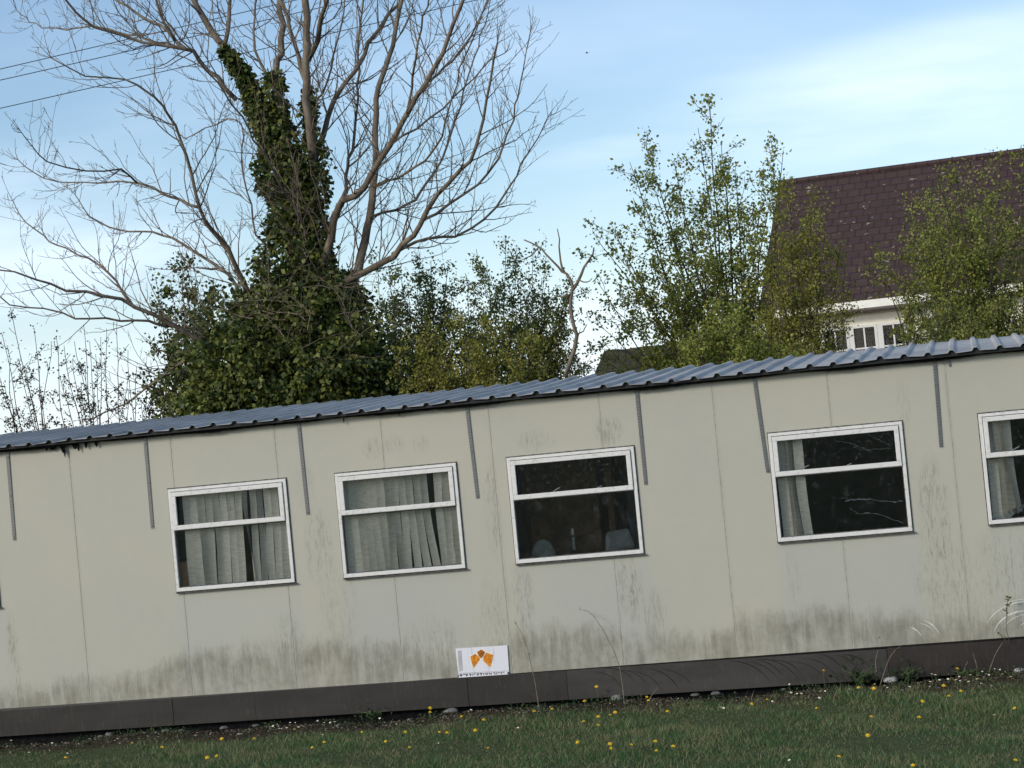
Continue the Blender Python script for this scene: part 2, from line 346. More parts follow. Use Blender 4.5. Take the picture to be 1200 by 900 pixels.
# ------------------------------------------------------------------ ground
def gh(x, y): return .018*np.sin(x*1.7+.4)*np.cos(y*1.3)+.012*np.sin(x*4.1+y*3.3)-.01-.045*np.clip((y+.16)/.14, 0, 1)
g = MB(); xs = np.concatenate([[-600, -200, -60, -20], np.arange(-8, 16.01, .25), [25, 60, 200, 600]]); ys = np.concatenate([[-400, -120, -40, -22], np.arange(-10, 3.01, .25), [10, 30, 80, 250, 800]])
X, Y = np.meshgrid(xs, ys, indexing='ij'); near = (X > -8) & (X < 16) & (Y > -10) & (Y < 3)
Z = np.where(near, gh(X, Y), -.01); ny = len(ys)
g.add(np.stack([X, Y, Z], -1).reshape(-1, 3), [(i*ny+j, (i+1)*ny+j, (i+1)*ny+j+1, i*ny+j+1) for i in range(len(xs)-1) for j in range(ny-1)])
tag(g.build('ground', MT['ground'], smooth=True), None, None, kind='structure')

# grass blades
N = 260000; gx = rng.uniform(-3.5, 11.5, N); gy = -rng.uniform(0, 1, N)**.85*7.2
edge = .12+.55*(.5+.5*np.sin(gx*1.3+1))*(gx < 3.2)+.16*np.sin(gx*5.1)+.12*np.sin(gx*11.3+2)+.22*(gx < 5)+.15
patch = np.sin(gx*2.1+gy*1.4)+np.sin(gx*.9-gy*2.7+1)+.7*np.sin(gx*5.3+gy*4.4)
prob = np.clip((-gy-edge*.7)/.7, 0.05, 1)*np.where(patch < -1.1, .55, 1); keep = rng.uniform(0, 1, N) < prob; gx, gy, patch = gx[keep], gy[keep], patch[keep]; n = len(gx)
h = rng.uniform(.018, .055, n)*(1+.25*patch); h = np.where(rng.uniform(0, 1, n) < .035, h*1.8, h)*(.8+.5*np.clip(np.sin(gx*7.1+2)*np.sin(gy*8.3+gx*3), 0, 1))
an = rng.uniform(0, 2*np.pi, n); wd = rng.uniform(.002, .0045, n); lean = rng.normal(0, .5, (n, 2))*h[:, None]
B = np.stack([gx, gy, gh(gx, gy)-.004], 1); a = np.stack([np.cos(an)*wd, np.sin(an)*wd, 0*an], 1)
V = np.stack([B-a, B+a, B+np.stack([lean[:, 0], lean[:, 1], h], 1)], 1)
tag(quads_np('grass', V, MT['grass'], k=3), 'short dark green lawn grass in front of the cabin', 'grass', kind='stuff')
# leaf litter and grit along the foot of the cabin
N = 16000; gx = rng.uniform(-3, 10.5, N); gy = -rng.gamma(1.6, .22, N)-.01
P = np.stack([gx, gy, gh(gx, gy)+rng.uniform(0, .015, N)], 1)
L_ = leaves(P, .026, .7); L_[:, :, 2] = np.maximum(L_[:, :, 2], (gh(gx, gy)-.004)[:, None]); L_[:, :, 2] = P[:, None, 2]+(L_[:, :, 2]-P[:, None, 2])*.5
tag(quads_np('leaf_litter', L_, MT['debris']), 'brown strip of dead leaves and grit along the skirting', 'leaf litter', kind='stuff')
N = 5200; gx = rng.uniform(-3, 10.5, N); gy = -rng.gamma(1.8, .2, N)-.02; cl_ = np.sin(gx*3.1)+np.sin(gx*7.7+1) > -.2; gx, gy = gx[cl_], gy[cl_]
P = np.stack([gx, gy, gh(gx, gy)+rng.uniform(.005, .05, len(gx))], 1)
tag(quads_np('low_weeds', leaves(P, .022, .7, 0, np.array([0, 0, .8])), MT['weed']), 'tiny low weeds growing in the bare strip by the skirting', 'weeds', kind='stuff')

# ------------------------------------------------------------------ cabin
X0, X1, DEP = -3.0, 12.0, 3.0; WT, WB = 2.69, .30; WZ0, WZ1 = 1.265, 2.205
cab = thing('portable_cabin', (0, 0, 0), 'long cream portable cabin with grimy panels, white windows and a ribbed metal roof', 'cabin')
#WINS_ = [(-1.96, -.812), (.935, 2.068), (2.532, 3.659), (4.122, 5.267), (6.445, 7.594), (8.234, 9.36), (10.2, 11.34)]
def wall_mesh():
    mb = MB(); t = .05; g_ = .004
    for k in range(-3, 12):
        a, b = k+g_, k+1-g_
        cuts = [(max(a, w0), min(b, w1)) for w0, w1 in WINS if w1 > a and w0 < b]
        xs_ = sorted({a, b}|{c for q in cuts for c in q})
        for x0, x1 in zip(xs_[:-1], xs_[1:]):
            mid = (x0+x1)/2
            if any(w0 < mid < w1 for w0, w1 in WINS):
                mb.box(x0, x1, 0, t, WB, WZ0); mb.box(x0, x1, 0, t, WZ1, WT+.05)
            else: mb.box(x0, x1, 0, t, WB, WT+.05)
    return mb
wall_mesh().build('wall', MT['wall'], cab)
jb = MB()
for k in range(-3, 13):
    segs = [(WB, WT+.04)]
    if any(w0 < k < w1 for w0, w1 in WINS): segs = [(WB, WZ0-.002), (WZ1+.002, WT+.04)]
    for z0, z1 in segs: MB().box(k-.0035, k+.0035, .003, .045, z0, z1).build('joint_strip', MT['joint'], cab)
# interior shell
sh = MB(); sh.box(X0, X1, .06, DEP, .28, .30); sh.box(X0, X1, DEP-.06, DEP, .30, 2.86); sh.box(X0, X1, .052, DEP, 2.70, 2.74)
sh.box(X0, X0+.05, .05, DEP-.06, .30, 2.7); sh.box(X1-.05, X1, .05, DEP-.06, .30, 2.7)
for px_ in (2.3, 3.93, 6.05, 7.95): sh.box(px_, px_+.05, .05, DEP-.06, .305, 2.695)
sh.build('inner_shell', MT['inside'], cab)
# roof of ribbed sheets: slope rises to the back
def roofz(y, x=0): return 2.742+(y+.13)*math.tan(math.radians(3.45))
def roof_mesh(th):
    mb = MB(); p = .2; prof = []; x = X0-.1; k = 0
    while x < X1+.1:
        sag = .0
        prof += [(x, 0), (x+.135, 0), (x+.153, .026), (x+.182, .026)]; x += p
    prof.append((x, 0)); n = len(prof); pr = np.array(prof)
    ysr = [-.13, .6, 1.5, 2.4, 3.12]; V = []
    for y in ysr:
        wob = .004*np.sin(pr[:, 0]*1.9+y*2)+.002*np.sin(pr[:, 0]*5.3+y)
        z = roofz(y)+pr[:, 1]+wob
        if y < 0: z = z+.004*np.sin(pr[:, 0]*23)
        yy = y+np.where(y > 3, .07*np.floor(np.sin(pr[:, 0]*1.05)*2)/2, 0)
        V.append(np.stack([pr[:, 0], np.full(n, y)+yy-y, z], 1))
    V = np.concatenate(V); V2 = V.copy(); V2[:, 2] -= th
    m = len(ysr); N_ = len(V)
    f = [(i*n+j, i*n+j+1, (i+1)*n+j+1, (i+1)*n+j) for i in range(m-1) for j in range(n-1)]
    f2 = [tuple(q+N_ for q in t[::-1]) for t in f]
    rim = [(j, j+N_, j+1+N_, j+1) for j in range(n-1)]+[((m-1)*n+j, (m-1)*n+j+1, (m-1)*n+j+1+N_, (m-1)*n+j+N_) for j in range(n-1)]
    return mb.add(np.concatenate([V, V2]), f+f2+rim)
roof_mesh(.003).build('roof', MT['roof'], cab)
# black eave felt, then a dark strip painting the shade in the rib ends
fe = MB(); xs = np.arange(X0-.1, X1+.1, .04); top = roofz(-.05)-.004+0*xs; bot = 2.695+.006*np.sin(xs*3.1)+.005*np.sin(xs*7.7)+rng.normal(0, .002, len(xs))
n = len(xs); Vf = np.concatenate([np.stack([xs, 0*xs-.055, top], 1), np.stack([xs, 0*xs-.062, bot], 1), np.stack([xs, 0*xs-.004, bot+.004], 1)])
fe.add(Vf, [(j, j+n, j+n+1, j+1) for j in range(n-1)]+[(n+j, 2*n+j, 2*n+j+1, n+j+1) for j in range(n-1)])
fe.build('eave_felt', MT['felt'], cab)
rf = MB(); pr = []; x = X0-.1
while x < X1: pr += [(x, -.004), (x+.134, -.004), (x+.154, .021), (x+.181, .021), (x+.199, -.004)]; x += .2
pr = np.array(pr); n = len(pr); zr = roofz(-.1)
rf.add(np.concatenate([np.stack([pr[:, 0], 0*pr[:, 0]-.1, zr+pr[:, 1]], 1), np.stack([pr[:, 0], 0*pr[:, 0]-.1, 0*pr[:, 0]+zr-.03], 1)]), [(j, j+n, j+n+1, j+1) for j in range(n-1)])
rf.build('rib_shade_strip', MT['roof_edge'], cab)
# torn felt hanging at the left
for px_, py_, w_, h_ in [(62, 526, 14, 3), (74, 527, 8, 7), (76, 531, 4, 8), (88, 524, 10, 4), (92, 525, 3, 7), (101, 523, 5, 4), (113, 522, 5, 3), (55, 527, 6, 2), (322, 497, 3, 4), (468, 484, 2, 7), (403, 494, 2, 4)]:
    c = at(px_, py_, -.03); w_ /= 150; h_ /= 200
    tf = MB(); tf.prism([(c[0]-w_/2, c[2]+.03), (c[0]-w_*.2, c[2]-h_*.6), (c[0]+w_*.05, c[2]-h_), (c[0]+w_*.2, c[2]-h_*.4), (c[0]+w_/2, c[2]+.03)], -.034, -.028); tf.build('torn_felt', MT['felt'], cab)
# skirt boards, each its own board
seams = [-3.0, -.88, .80, 1.59, 3.58, 4.48, 7.277, 9.1, 12.0]; zt = lambda x: .318-.0045*(x+1)-.0
for i, (a, b) in enumerate(zip(seams[:-1], seams[1:])):
    o_ = .004*(i % 2)+(.012 if i == 6 else 0); a += .002; b -= .002
    zb = lambda x: .062-.0048*(x+.9)
    mb = MB(); v = [(a, -.022-o_, zb(a)), (b, -.022-o_, zb(b)), (b, -.022-o_, zt(b)+(.006 if i == 6 else 0)), (a, -.022-o_, zt(a)+(.006 if i == 6 else 0))]
    v += [(x, -.002, z) for x, y, z in v]
    mb.add(v, [(0, 1, 2, 3), (7, 6, 5, 4), (0, 4, 5, 1), (2, 6, 7, 3), (1, 5, 6, 2), (0, 3, 7, 4)])
    m_ = 'skirt_pale' if i in (5,) else ('skirt_dark' if i >= 6 else 'skirt')
    o = mb.build('skirt_board', MT[m_], cab)
    if i == 5: o['label'] = 'paler skirt board scuffed with curved black marks'
    if i == 6: o['label'] = 'darker brown skirt board standing slightly proud'
db = MB(); db.box(X0, X1, .05, .09, -.05, .28); db.build('underfloor_shade', MT['felt'], cab)  # black sheet stands in for the shade in the void under the floor
# string-trimmer scuffs
def arc_marks(mb, cx, cz, r, a0, a1, y, wd, sq=1.0):
    t = np.radians(np.linspace(a0, a1, 14)); P = np.stack([cx+np.cos(t)*r, 0*t+y, cz+np.sin(t)*r*sq], 1)
    q = np.stack([cx+np.cos(t)*(r+wd), 0*t+y, cz+np.sin(t)*(r+wd)*sq], 1); n = len(t)
    tap = np.sin(np.linspace(.1, np.pi-.1, n))[:, None]; q = P+(q-P)*tap
    mb.add(np.concatenate([P, q]), [(i, i+1, n+i+1, n+i) for i in range(n-1)])
for cx in (4.78, 4.93, 5.02, 5.10, 5.22, 5.35, 5.98, 6.10, 6.18, 6.26, 6.38, 6.50, 6.62, 6.72, 6.86, 6.98):
    r = rng.uniform(.26, .42); a1 = rng.uniform(78, 100)
    sm = MB(); arc_marks(sm, cx-.08, .245-r+rng.uniform(-.02, .05), r, rng.uniform(20, 36), a1, -.0285, rng.uniform(.003, .006)); sm.build('black_scuff', MT['felt'], cab)
psc = simple('pale_scuff', (.60, .60, .55), .6, .3, .2, 30)
for cx, cz, r, a0, a1, wd in [(8.45, .28, .36, 55, 150, .014), (8.45, .27, .28, 50, 160, .016), (8.48, .27, .25, 40, 150, .008), (8.5, .28, .16, 60, 130, .008), (8.45, .27, .40, 70, 130, .006), (8.52, .27, .09, 60, 120, .02),
                              (7.45, .28, .30, 20, 60, .008), (7.40, .26, .36, 25, 50, .006), (7.32, .24, .30, 30, 55, .010), (7.5, .3, .22, 30, 70, .006)]:
    wm = MB(); arc_marks(wm, cx, cz, r, a0, a1, -.0012, wd, .85); wm.build('pale_scuff', psc, cab)
# restraint straps
for a, b, c, d in [(-.607, 2.70, -.613, 1.868), (.756, 2.70, .752, 1.864), (2.233, 2.70, 2.245, 1.862), (3.805, 2.70, 3.827, 1.872), (5.339, 2.70, 5.342, 1.86), (6.374, 2.70, 6.414, 1.869), (7.917, 2.70, 7.902, 1.954), (9.5, 2.7, 9.5, 1.86)]:
    mb = MB(); hw = .0150
    v = [(c-hw, -.007, d), (c+hw, -.007, d), (a+hw, -.012, b), (a-hw, -.012, b), (c-hw, -.004, d), (c+hw, -.004, d), (a+hw, -.009, b), (a-hw, -.009, b)]
    mb.add(v, [(0, 1, 2, 3), (7, 6, 5, 4), (0, 4, 5, 1), (1, 5, 6, 2), (3, 2, 6, 7), (0, 3, 7, 4)])
    for q in (.03, .5, .93): mb.tube([(c+(a-c)*q, -.006-.005*q, d+(b-d)*q), (c+(a-c)*q, -.014-.005*q, d+(b-d)*q)], .006, 6)
    mb.build('restraint_strap', MT['strap'], cab)
nb = MB(); c = at(1112.5, 425, -.01); nb.box(c[0]-.008, c[0]+.008, -.014, -.001, c[2]-.03, c[2]+.03); nb.build('small_bracket', MT['strap'], cab)

# windows
def frame(mb, x0, x1, z0, z1, t, y0, y1, tb=None, tt=None):
    tb = tb or t; tt = tt or t
    mb.box(x0, x1, y0, y1, z0, z0+tb); mb.box(x0, x1, y0, y1, z1-tt, z1)
    mb.box(x0, x0+t, y0, y1, z0+tb, z1-tt); mb.box(x1-t, x1, y0, y1, z0+tb, z1-tt)
for i, (w0, w1) in enumerate(WINS):
    zm = WZ0+.63*(WZ1-WZ0)                  # transom centre line
    mb = MB(); frame(mb, w0, w1, WZ0, WZ1, .030, -.022, .05, .034, .026); mb.box(w0+.030, w1-.030, -.010, .05, zm-.035, zm-.008)
    W_ = mb.build('window', MT['white'], cab, bevel=.003)
    seal = MB(); frame(seal, w0-.008, w1+.008, WZ0-.008, WZ1+.011, .012, -.006, .0); seal.build('sealant', MT['seal'], W_)
    s = MB(); frame(s, w0+.034, w1-.034, zm-.030, WZ1-.031, .040, -.036, -.014, .042, .040); s.build('vent_sash', MT['white'], W_, bevel=.004)
    gk = MB(); frame(gk, w0+.0305, w1-.0305, zm-.007, WZ1-.0265, .012, -.012, -.002); gk.build('sash_gasket', MT['seal'], W_)
    gb = MB(); frame(gb, w0+.0305, w1-.0305, WZ0+.0345, zm-.0355, .007, .0, .019); gb.build('glazing_gasket', MT['seal'], W_)
    gl = MB(); gl.box(w0+.06, w1-.06, .010, .014, zm+.005, WZ1-.06); gl.build('pane', MT['reflectionglass'], W_)
    gl = MB(); gl.box(w0+.031, w1-.031, .020, .024, WZ0+.035, zm-.036); gl.build('pane', MT['glass'], W_)
    sl = MB(); sl.box(w0-.004, w1+.022, -.034, -.001, WZ0-.014, WZ0-.0085); sl.build('drip_sill', MT['seal'], W_)
    if i in (3, 4, 5):
        base_ = .36 if i == 3 else .25
        for q in (base_, .70 if i == 3 else .58):
            st = MB(); x = w0+(w1-w0)*q; st.tube([(x-.03, .03, zm+.012), (x, .028, zm+.030), (x+.035, .03, zm+.044)] if q == base_ else [(x-.02, .03, zm+.012), (x+.02, .028, zm+.026)], .005, 5)
            st.build('window_stay', MT['white'], W_)

# things inside
def smooth_path2(P):
    t = np.linspace(0, len(P)-1, 22); return np.stack([np.interp(t, np.arange(len(P)), P[:, i])+(rng.normal(0, .0035, 22) if i == 2 else 0) for i in range(3)], 1)
def slat(x, y, z0, z1, wdt, ang, sway, twist=0, parent=None, ph=0):
    mb = MB(); n = 12; k = 4; V = []
    for i in range(n+1):
        t = i/n; z = z1+(z0-z1)*t; a = ang+twist*t+.12*math.sin(t*4+ph); cx = x+sway*t*t+.004*math.sin(t*6+ph*2); cy = y+.01*math.sin(t*3+ph)
        for j in range(k+1):
            u = (j/k-.5); V.append((cx+math.cos(a)*u*wdt, cy+math.sin(a)*u*wdt+(.25-u*u)*.03, z))
    f = [(i*(k+1)+j, i*(k+1)+j+1, (i+1)*(k+1)+j+1, (i+1)*(k+1)+j) for i in range(n) for j in range(k)]
    o = mb.add(V, f).build('slat', MT['fabric'], parent, smooth=True)
    hm = MB(); e = V[-(k+1):]; v = [(p[0], p[1]-.004, p[2]+.012) for p in e]+[(p[0]+.004, p[1]-.012, p[2]-.014+.010*math.sin(ph*3+j)) for j, p in enumerate(e)]
    hm.add(v, [(j, j+1, k+2+j, k+1+j) for j in range(k)]); hm.build('hem_weight', MT['hem'], o)
def blind(w0, w1, label, spec):
    t = thing('vertical_blind', (w0, .14, WZ1), label, 'blind', 'vertical fabric blinds behind the cabin windows')
    r = MB(); r.box(w0+.02, w1-.02, .060, .110, WZ1-.02, WZ1+.02); r.build('headrail', MT['white'], t)
    for q in spec: slat(*q, parent=t, ph=random.uniform(0, 6))
w0, w1 = WINS[1]; sp = []
for k in range(14):
    x = w0+.135+k*.0705; sw = .0; tw = 0; ang = random.choice((.45, .7, .95))
    if k in (3, 4): ang = .75
    if k == 7: sw = -.01
    if k == 8: sw = .035; tw = 1.1; ang = 1.0
    if k >= 9: sw = -.004
    sp.append((x, .085, WZ0+.030+random.uniform(0, .008), WZ1-.01, .066 if k > 2 else .078, ang-.1+random.uniform(-.2, .2), sw-.012*(k > 2), tw))
blind(w0, w1, 'grey fabric vertical blind with a twisted slat and a cardboard box at its left edge', sp)
w0, w1 = WINS[2]; sp = []
for k in range(16):
    x = w0+.055+k*.0665; sw = 0; ang = .45 if k < 6 else random.uniform(.6, .95)
    if k == 12: continue
    if k in (9, 10, 11): ang = .5; sw = .03*(k-8)/1.6
    if k >= 13: ang = .45
    sp.append((x, .085, WZ0+.030+random.uniform(0, .008), WZ1-.01, .070 if k > 6 else .078, ang+random.uniform(-.15, .15), sw+.012*(k < 6), 0))
blind(w0, w1, 'full width grey blind with one narrow wedge-shaped dark gap towards its right end', sp)
w0, w1 = WINS[4]; sp = [(w0+.085, .09, WZ0+.03, WZ1-.01, .088, .15, .0, 0), (w0+.125, .11, WZ0+.03, WZ1-.01, .088, .25, .02, 0), (w0+.155, .08, WZ0+.03, WZ1-.01, .088, .9, .03, .2), (w0+.175, .11, WZ0+.03, WZ1-.01, .088, 1.2, .02, .1), (w0+.235, .09, WZ0+.03, WZ1-.01, .085, .35, .022, 0)]
blind(w0, w1, 'blind drawn to the left edge like a curtain beside a large dark pane', sp)
w0, w1 = WINS[5]; sp = [(w0+.08+.036*k, .085+.01*(k % 2), WZ0+.04+.012*k, WZ1-.01, .088, .25+.15*k, .01*k, .1) for k in range(5)]
blind(w0, w1, 'bunched blind with fallen slat ends at the window cut by the right edge', sp)
# fallen slats in that window
fs_ = thing('fallen_slats', (w0+.15, .12, WZ0+.03), 'small heap of folded slat ends lying on the inner sill of the rightmost window', 'blind slats')
for k in range(6):
    mb = MB(); a = .3+.05*k; x = w0+.09+.028*k; z = WZ0+.035+.008*k
    mb.add([(x, .09, z), (x+.10, .09, z+.075), (x+.112, .12, z+.065), (x+.012, .12, z-.008)], [(0, 1, 2, 3)]); mb.build('slat_end', MT['hem'], fs_)
ib = MB(); ib.box(w0+.03, w1-.03, .052, .18, WZ0-.02, WZ0+.02); ib.build('inner_sill', MT['inside'], cab)
# cabinet, cardboard box and dark carton behind the first window with blinds
fc = thing('low_cupboard', (.95, .5, .3), 'dark low cupboard standing inside behind the leftmost blind', 'cupboard')
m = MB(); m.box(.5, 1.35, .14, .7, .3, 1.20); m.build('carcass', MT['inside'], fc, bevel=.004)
for q in (.51, .935):
    m = MB(); m.box(q, q+.41, .116, .138, .34, 1.18); d_ = m.build('door', MT['wood'], fc, bevel=.003)
def carton(x0, x1, y0, y1, z0, z1, label, mat):
    t = thing('carton', ((x0+x1)/2, (y0+y1)/2, z0), label, 'box')
    m = MB(); m.box(x0, x1, y0, y1, z0, z1); m.build('body', mat, t, bevel=.004)
    m = MB(); m.box(x0+.004, (x0+x1)/2-.003, y0+.003, y1-.003, z1+.001, z1+.004); m.box((x0+x1)/2+.003, x1-.004, y0+.003, y1-.003, z1+.001, z1+.004); m.build('flaps', mat, t)
    m = MB(); m.box((x0+x1)/2-.025, (x0+x1)/2+.025, y0-.0015, y1+.0015, z1+.0045, z1+.006); m.build('tape', simple('brown_tape', (.30, .2, .1), .3, .5, .1, 3), t)
carton(.78, 1.06, .125, .42, 1.203, 1.52, 'brown cardboard box showing at the left edge of the leftmost blind', MT['cardboard'])
carton(.72, 1.08, .44, .68, 1.203, 1.80, 'dark olive carton standing behind the brown cardboard box', simple('olive_card', (.07, .07, .05), .8, .2, .2, 10))
refl = thing('reflection_strands', (7.4, .09, 1.5), 'pale added strands standing in for branch reflections in the large dark window', 'branch reflection'); reflm = simple('painted_reflection', (.30, .31, .32), .4, .5, .5, 30)  # strands added inside the glass to imitate reflected branches
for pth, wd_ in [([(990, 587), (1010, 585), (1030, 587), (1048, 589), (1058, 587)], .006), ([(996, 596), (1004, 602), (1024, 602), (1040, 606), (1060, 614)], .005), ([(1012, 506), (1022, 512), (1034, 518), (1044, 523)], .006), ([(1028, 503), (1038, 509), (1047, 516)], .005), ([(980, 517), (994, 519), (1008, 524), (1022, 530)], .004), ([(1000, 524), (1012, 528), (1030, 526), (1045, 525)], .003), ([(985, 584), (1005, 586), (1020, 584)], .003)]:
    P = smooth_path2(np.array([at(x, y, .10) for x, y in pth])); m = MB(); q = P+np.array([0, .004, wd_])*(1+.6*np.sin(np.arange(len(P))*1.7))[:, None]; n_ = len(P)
    m.add(np.concatenate([P, q]), [(j, j+1, n_+j+1, n_+j) for j in range(n_-1)]); m.build('strand', reflm, refl)
# room behind the window without a blind
par = MB(); par.box(3.98, 4.66, 1.5, 1.54, .305, 2.695); par.build('timber_partition', MT['wood'], cab)
dr = MB(); dr.box(4.92, 5.75, 1.5, 1.545, .31, 2.3); d_ = dr.build('inner_door', MT['door_in'], cab)
fr = MB(); fr.box(4.60, 4.66, 1.44, 1.50, .31, 2.4); fr.box(4.74, 4.80, 1.46, 1.56, .31, 2.4); fr.build('door_post', MT['wood'], cab, bevel=.004)
hd = MB(); c = at(671, 632, 1.4); hd.box(c[0]-.012, c[0]+.012, 1.43, 1.44, c[2]-.10, c[2]+.10); hd.tube([(c[0], 1.43, c[2]+.03), (c[0], 1.39, c[2]+.03), (c[0]+.11, 1.39, c[2]+.035)], .009, 6); hd.tube([(c[0]-.06, 1.42, c[2]+.03), (c[0], 1.42, c[2]+.03)], .009, 6)
hd.build('door_handle', MT['steel'], cab)
c = at(637, 655, .7)
ch = thing('padded_chair', (c[0], .9, .3), 'pale rounded chair back showing low behind the blindless window', 'chair')
m = MB(); pts = []
for a in np.linspace(0, math.pi, 15): pts.append((c[0]+math.cos(a)*.12, c[2]-.02+math.sin(a)*.20))
pts = [(c[0]+.11, c[2]-.25)]+pts+[(c[0]-.11, c[2]-.25)]; m.prism(pts, .68, .75); m.build('backrest', MT['padding'], ch, bevel=.02)
m = MB(); m.box(c[0]-.22, c[0]+.22, .76, 1.18, .72, .80); m.build('seat', MT['padding'], ch, bevel=.03)
for a in (-.18, .18):
    for b in (.8, 1.14): m = MB(); m.tube([(c[0]+a, b, .305), (c[0]+a*.9, b, .73)], .015, 8); m.build('leg', MT['steel'], ch)
m = MB(); m.tube([(c[0], .72, c[2]-.24), (c[0], .80, .76)], .02, 8); m.build('back_support', MT['steel'], ch)
sf = thing('sofa', (5.0, .9, .3), 'dark grey sofa with slumped cushions behind the blindless window', 'sofa')
m = MB(); m.box(4.72, 5.9, .5, 1.25, .32, .78); m.build('base', MT['greyfab'], sf, bevel=.03)
m = MB(); m.box(4.72, 5.9, .45, .62, .79, 1.22); m.build('backrest', MT['greyfab'], sf, bevel=.04)
for x, an_ in ((4.98, .12), (5.28, -.25)):
    m = MB(); q = [(-.15, 0), (.15, 0), (.12, .19), (-.10, .20)]; ca, sa = math.cos(an_), math.sin(an_)
    m.prism([(x+u*ca-v_*sa, 1.24+u*sa+v_*ca+.03) for u, v_ in q], .50, .60); m.build('cushion', MT['greyfab'], sf, bevel=.035)

# sign board propped at the wall foot
sg = thing('sign_board', (3.733, -.03, .30), 'small white sign board with three orange shapes fixed low on the cabin wall', 'sign')
m = MB(); m.prism([(3.503, .298), (3.965, .296), (3.972, .553), (3.498, .557)], -.012, -.003); m.build('board', MT['signwhite'], sg)
def sgp(u, v): p_ = at(525+u/15, 750+v/15, -.014); return (p_[0], p_[2])
def poly(name, pts, mat, y0=-.0150, y1=-.0125):
    m = MB(); P_ = [sgp(*q) for q in pts]; ar = sum(P_[i][0]*P_[(i+1) % len(P_)][1]-P_[(i+1) % len(P_)][0]*P_[i][1] for i in range(len(P_)))
    if ar < 0: P_ = P_[::-1]
    m.prism(P_, y0, y1); return m.build(name, mat, sg)
poly('orange_kite', [(392, 292), (478, 243), (548, 300), (552, 350), (450, 490), (408, 370)], MT['orange'])
poly('orange_kite', [(622, 300), (672, 222), (790, 258), (780, 345), (738, 478), (618, 362)], MT['orange'])
poly('orange_diamond', [(510, 215), (582, 165), (650, 210), (615, 280), (580, 320), (540, 280)], MT['orange_dark'], -.0162, -.0152)
mm = simple('pale_margin', (.80, .74, .60), .6, .2, .05, 9)
poly('orange_outline', [(384, 282), (486, 232), (504, 212), (582, 152), (658, 200), (676, 208), (802, 250), (792, 350), (744, 498), (596, 330), (452, 512), (398, 375)], mm, -.0124, -.0122)
poly('grey_smear', [(168, 190), (240, 185), (262, 540), (190, 560)], MT['signgrey'], -.0126, -.0121)
m = MB()
for u0, u1, top_, bt, sl_ in [(172, 190, 615, 650, 0), (205, 222, 600, 640, 14), (238, 250, 596, 640, -12), (268, 296, 596, 612, 0), (305, 318, 592, 632, 16), (338, 350, 590, 632, -14), (372, 384, 588, 628, 12), (400, 412, 590, 628, -14), (430, 440, 588, 626, 0), (455, 480, 586, 600, 0), (500, 512, 582, 622, 14), (530, 542, 582, 622, -12), (560, 600, 580, 594, 0), (575, 588, 594, 622, 0), (622, 632, 578, 616, 0), (652, 664, 576, 612, 12), (690, 702, 574, 612, -14), (716, 728, 574, 610, 14), (752, 764, 572, 608, 0), (790, 830, 570, 580, 0), (812, 824, 580, 606, 10), (850, 862, 566, 604, 0), (880, 915, 566, 578, 0), (930, 942, 562, 600, 0), (960, 985, 560, 572, 0), (1045, 1075, 560, 600, 0)]:
    P_ = [sgp(u0, top_), sgp(u1, top_), sgp(u1+sl_, bt), sgp(u0+sl_, bt)]; m.prism(P_[::-1], -.0150, -.0125)
m.build('lettering', MT['ink'], sg)
poly('bottom_crease', [(170, 582), (1075, 535), (1076, 541), (170, 588)], MT['signgrey'], -.0148, -.0127)

# ------------------------------------------------------------------ trees
def smooth_path(P, step):
    P = np.asarray(P, float); out = []
    Q = np.concatenate([[2*P[0]-P[1]], P, [2*P[-1]-P[-2]]])
    for i in range(1, len(Q)-2):
        n = max(2, int(np.linalg.norm(Q[i+1]-Q[i])/step)); t = np.linspace(0, 1, n, endpoint=False)[:, None]
        out.append(.5*((2*Q[i])+(-Q[i-1]+Q[i+1])*t+(2*Q[i-1]-5*Q[i]+4*Q[i+1]-Q[i+2])*t**2+(-Q[i-1]+3*Q[i]-3*Q[i+1]+Q[i+2])*t**3))
    out.append(P[-1:]); return np.concatenate(out)
def grow(mb, p, d, length, r, lvl, up=.10, wob=.14, step=.13, kids=.24, rmin=.0028, tips=None, spread=.8, klen=.5):
    n = max(3, int(length/step)); P = [p]; d = unit(np.asarray(d, float))
    for i in range(n):
        d = unit(d+np.array([0, 0, up])+rng.normal(0, wob, 3)); P.append(P[-1]+d*length/n)
    P = np.array(P); R = np.maximum(rmin, r*np.linspace(1, .35, len(P)))
    mb.tube(P, R, 4 if r > .012 else 3, cap=False)
    if tips is not None: tips.append((P, lvl))
    if lvl <= 0: return
    s = kids*.6
    while s < length*.97:
        i = min(int(s/length*n), n-1); T = unit(P[i+1]-P[i]); q = P[i]+(P[i+1]-P[i])*.5
        side = unit(np.cross(T, rng.normal(size=3))); dd = unit(T*.75+side*spread+np.array([0, 0, .15]))
        grow(mb, q, dd, length*klen*rng.uniform(.45, 1.1)*(1-.45*s/length), R[i]*.6, lvl-1, up, wob, step*.75, kids*.62, rmin, tips, spread, klen)
        s += kids*rng.uniform(.55, 1.45)

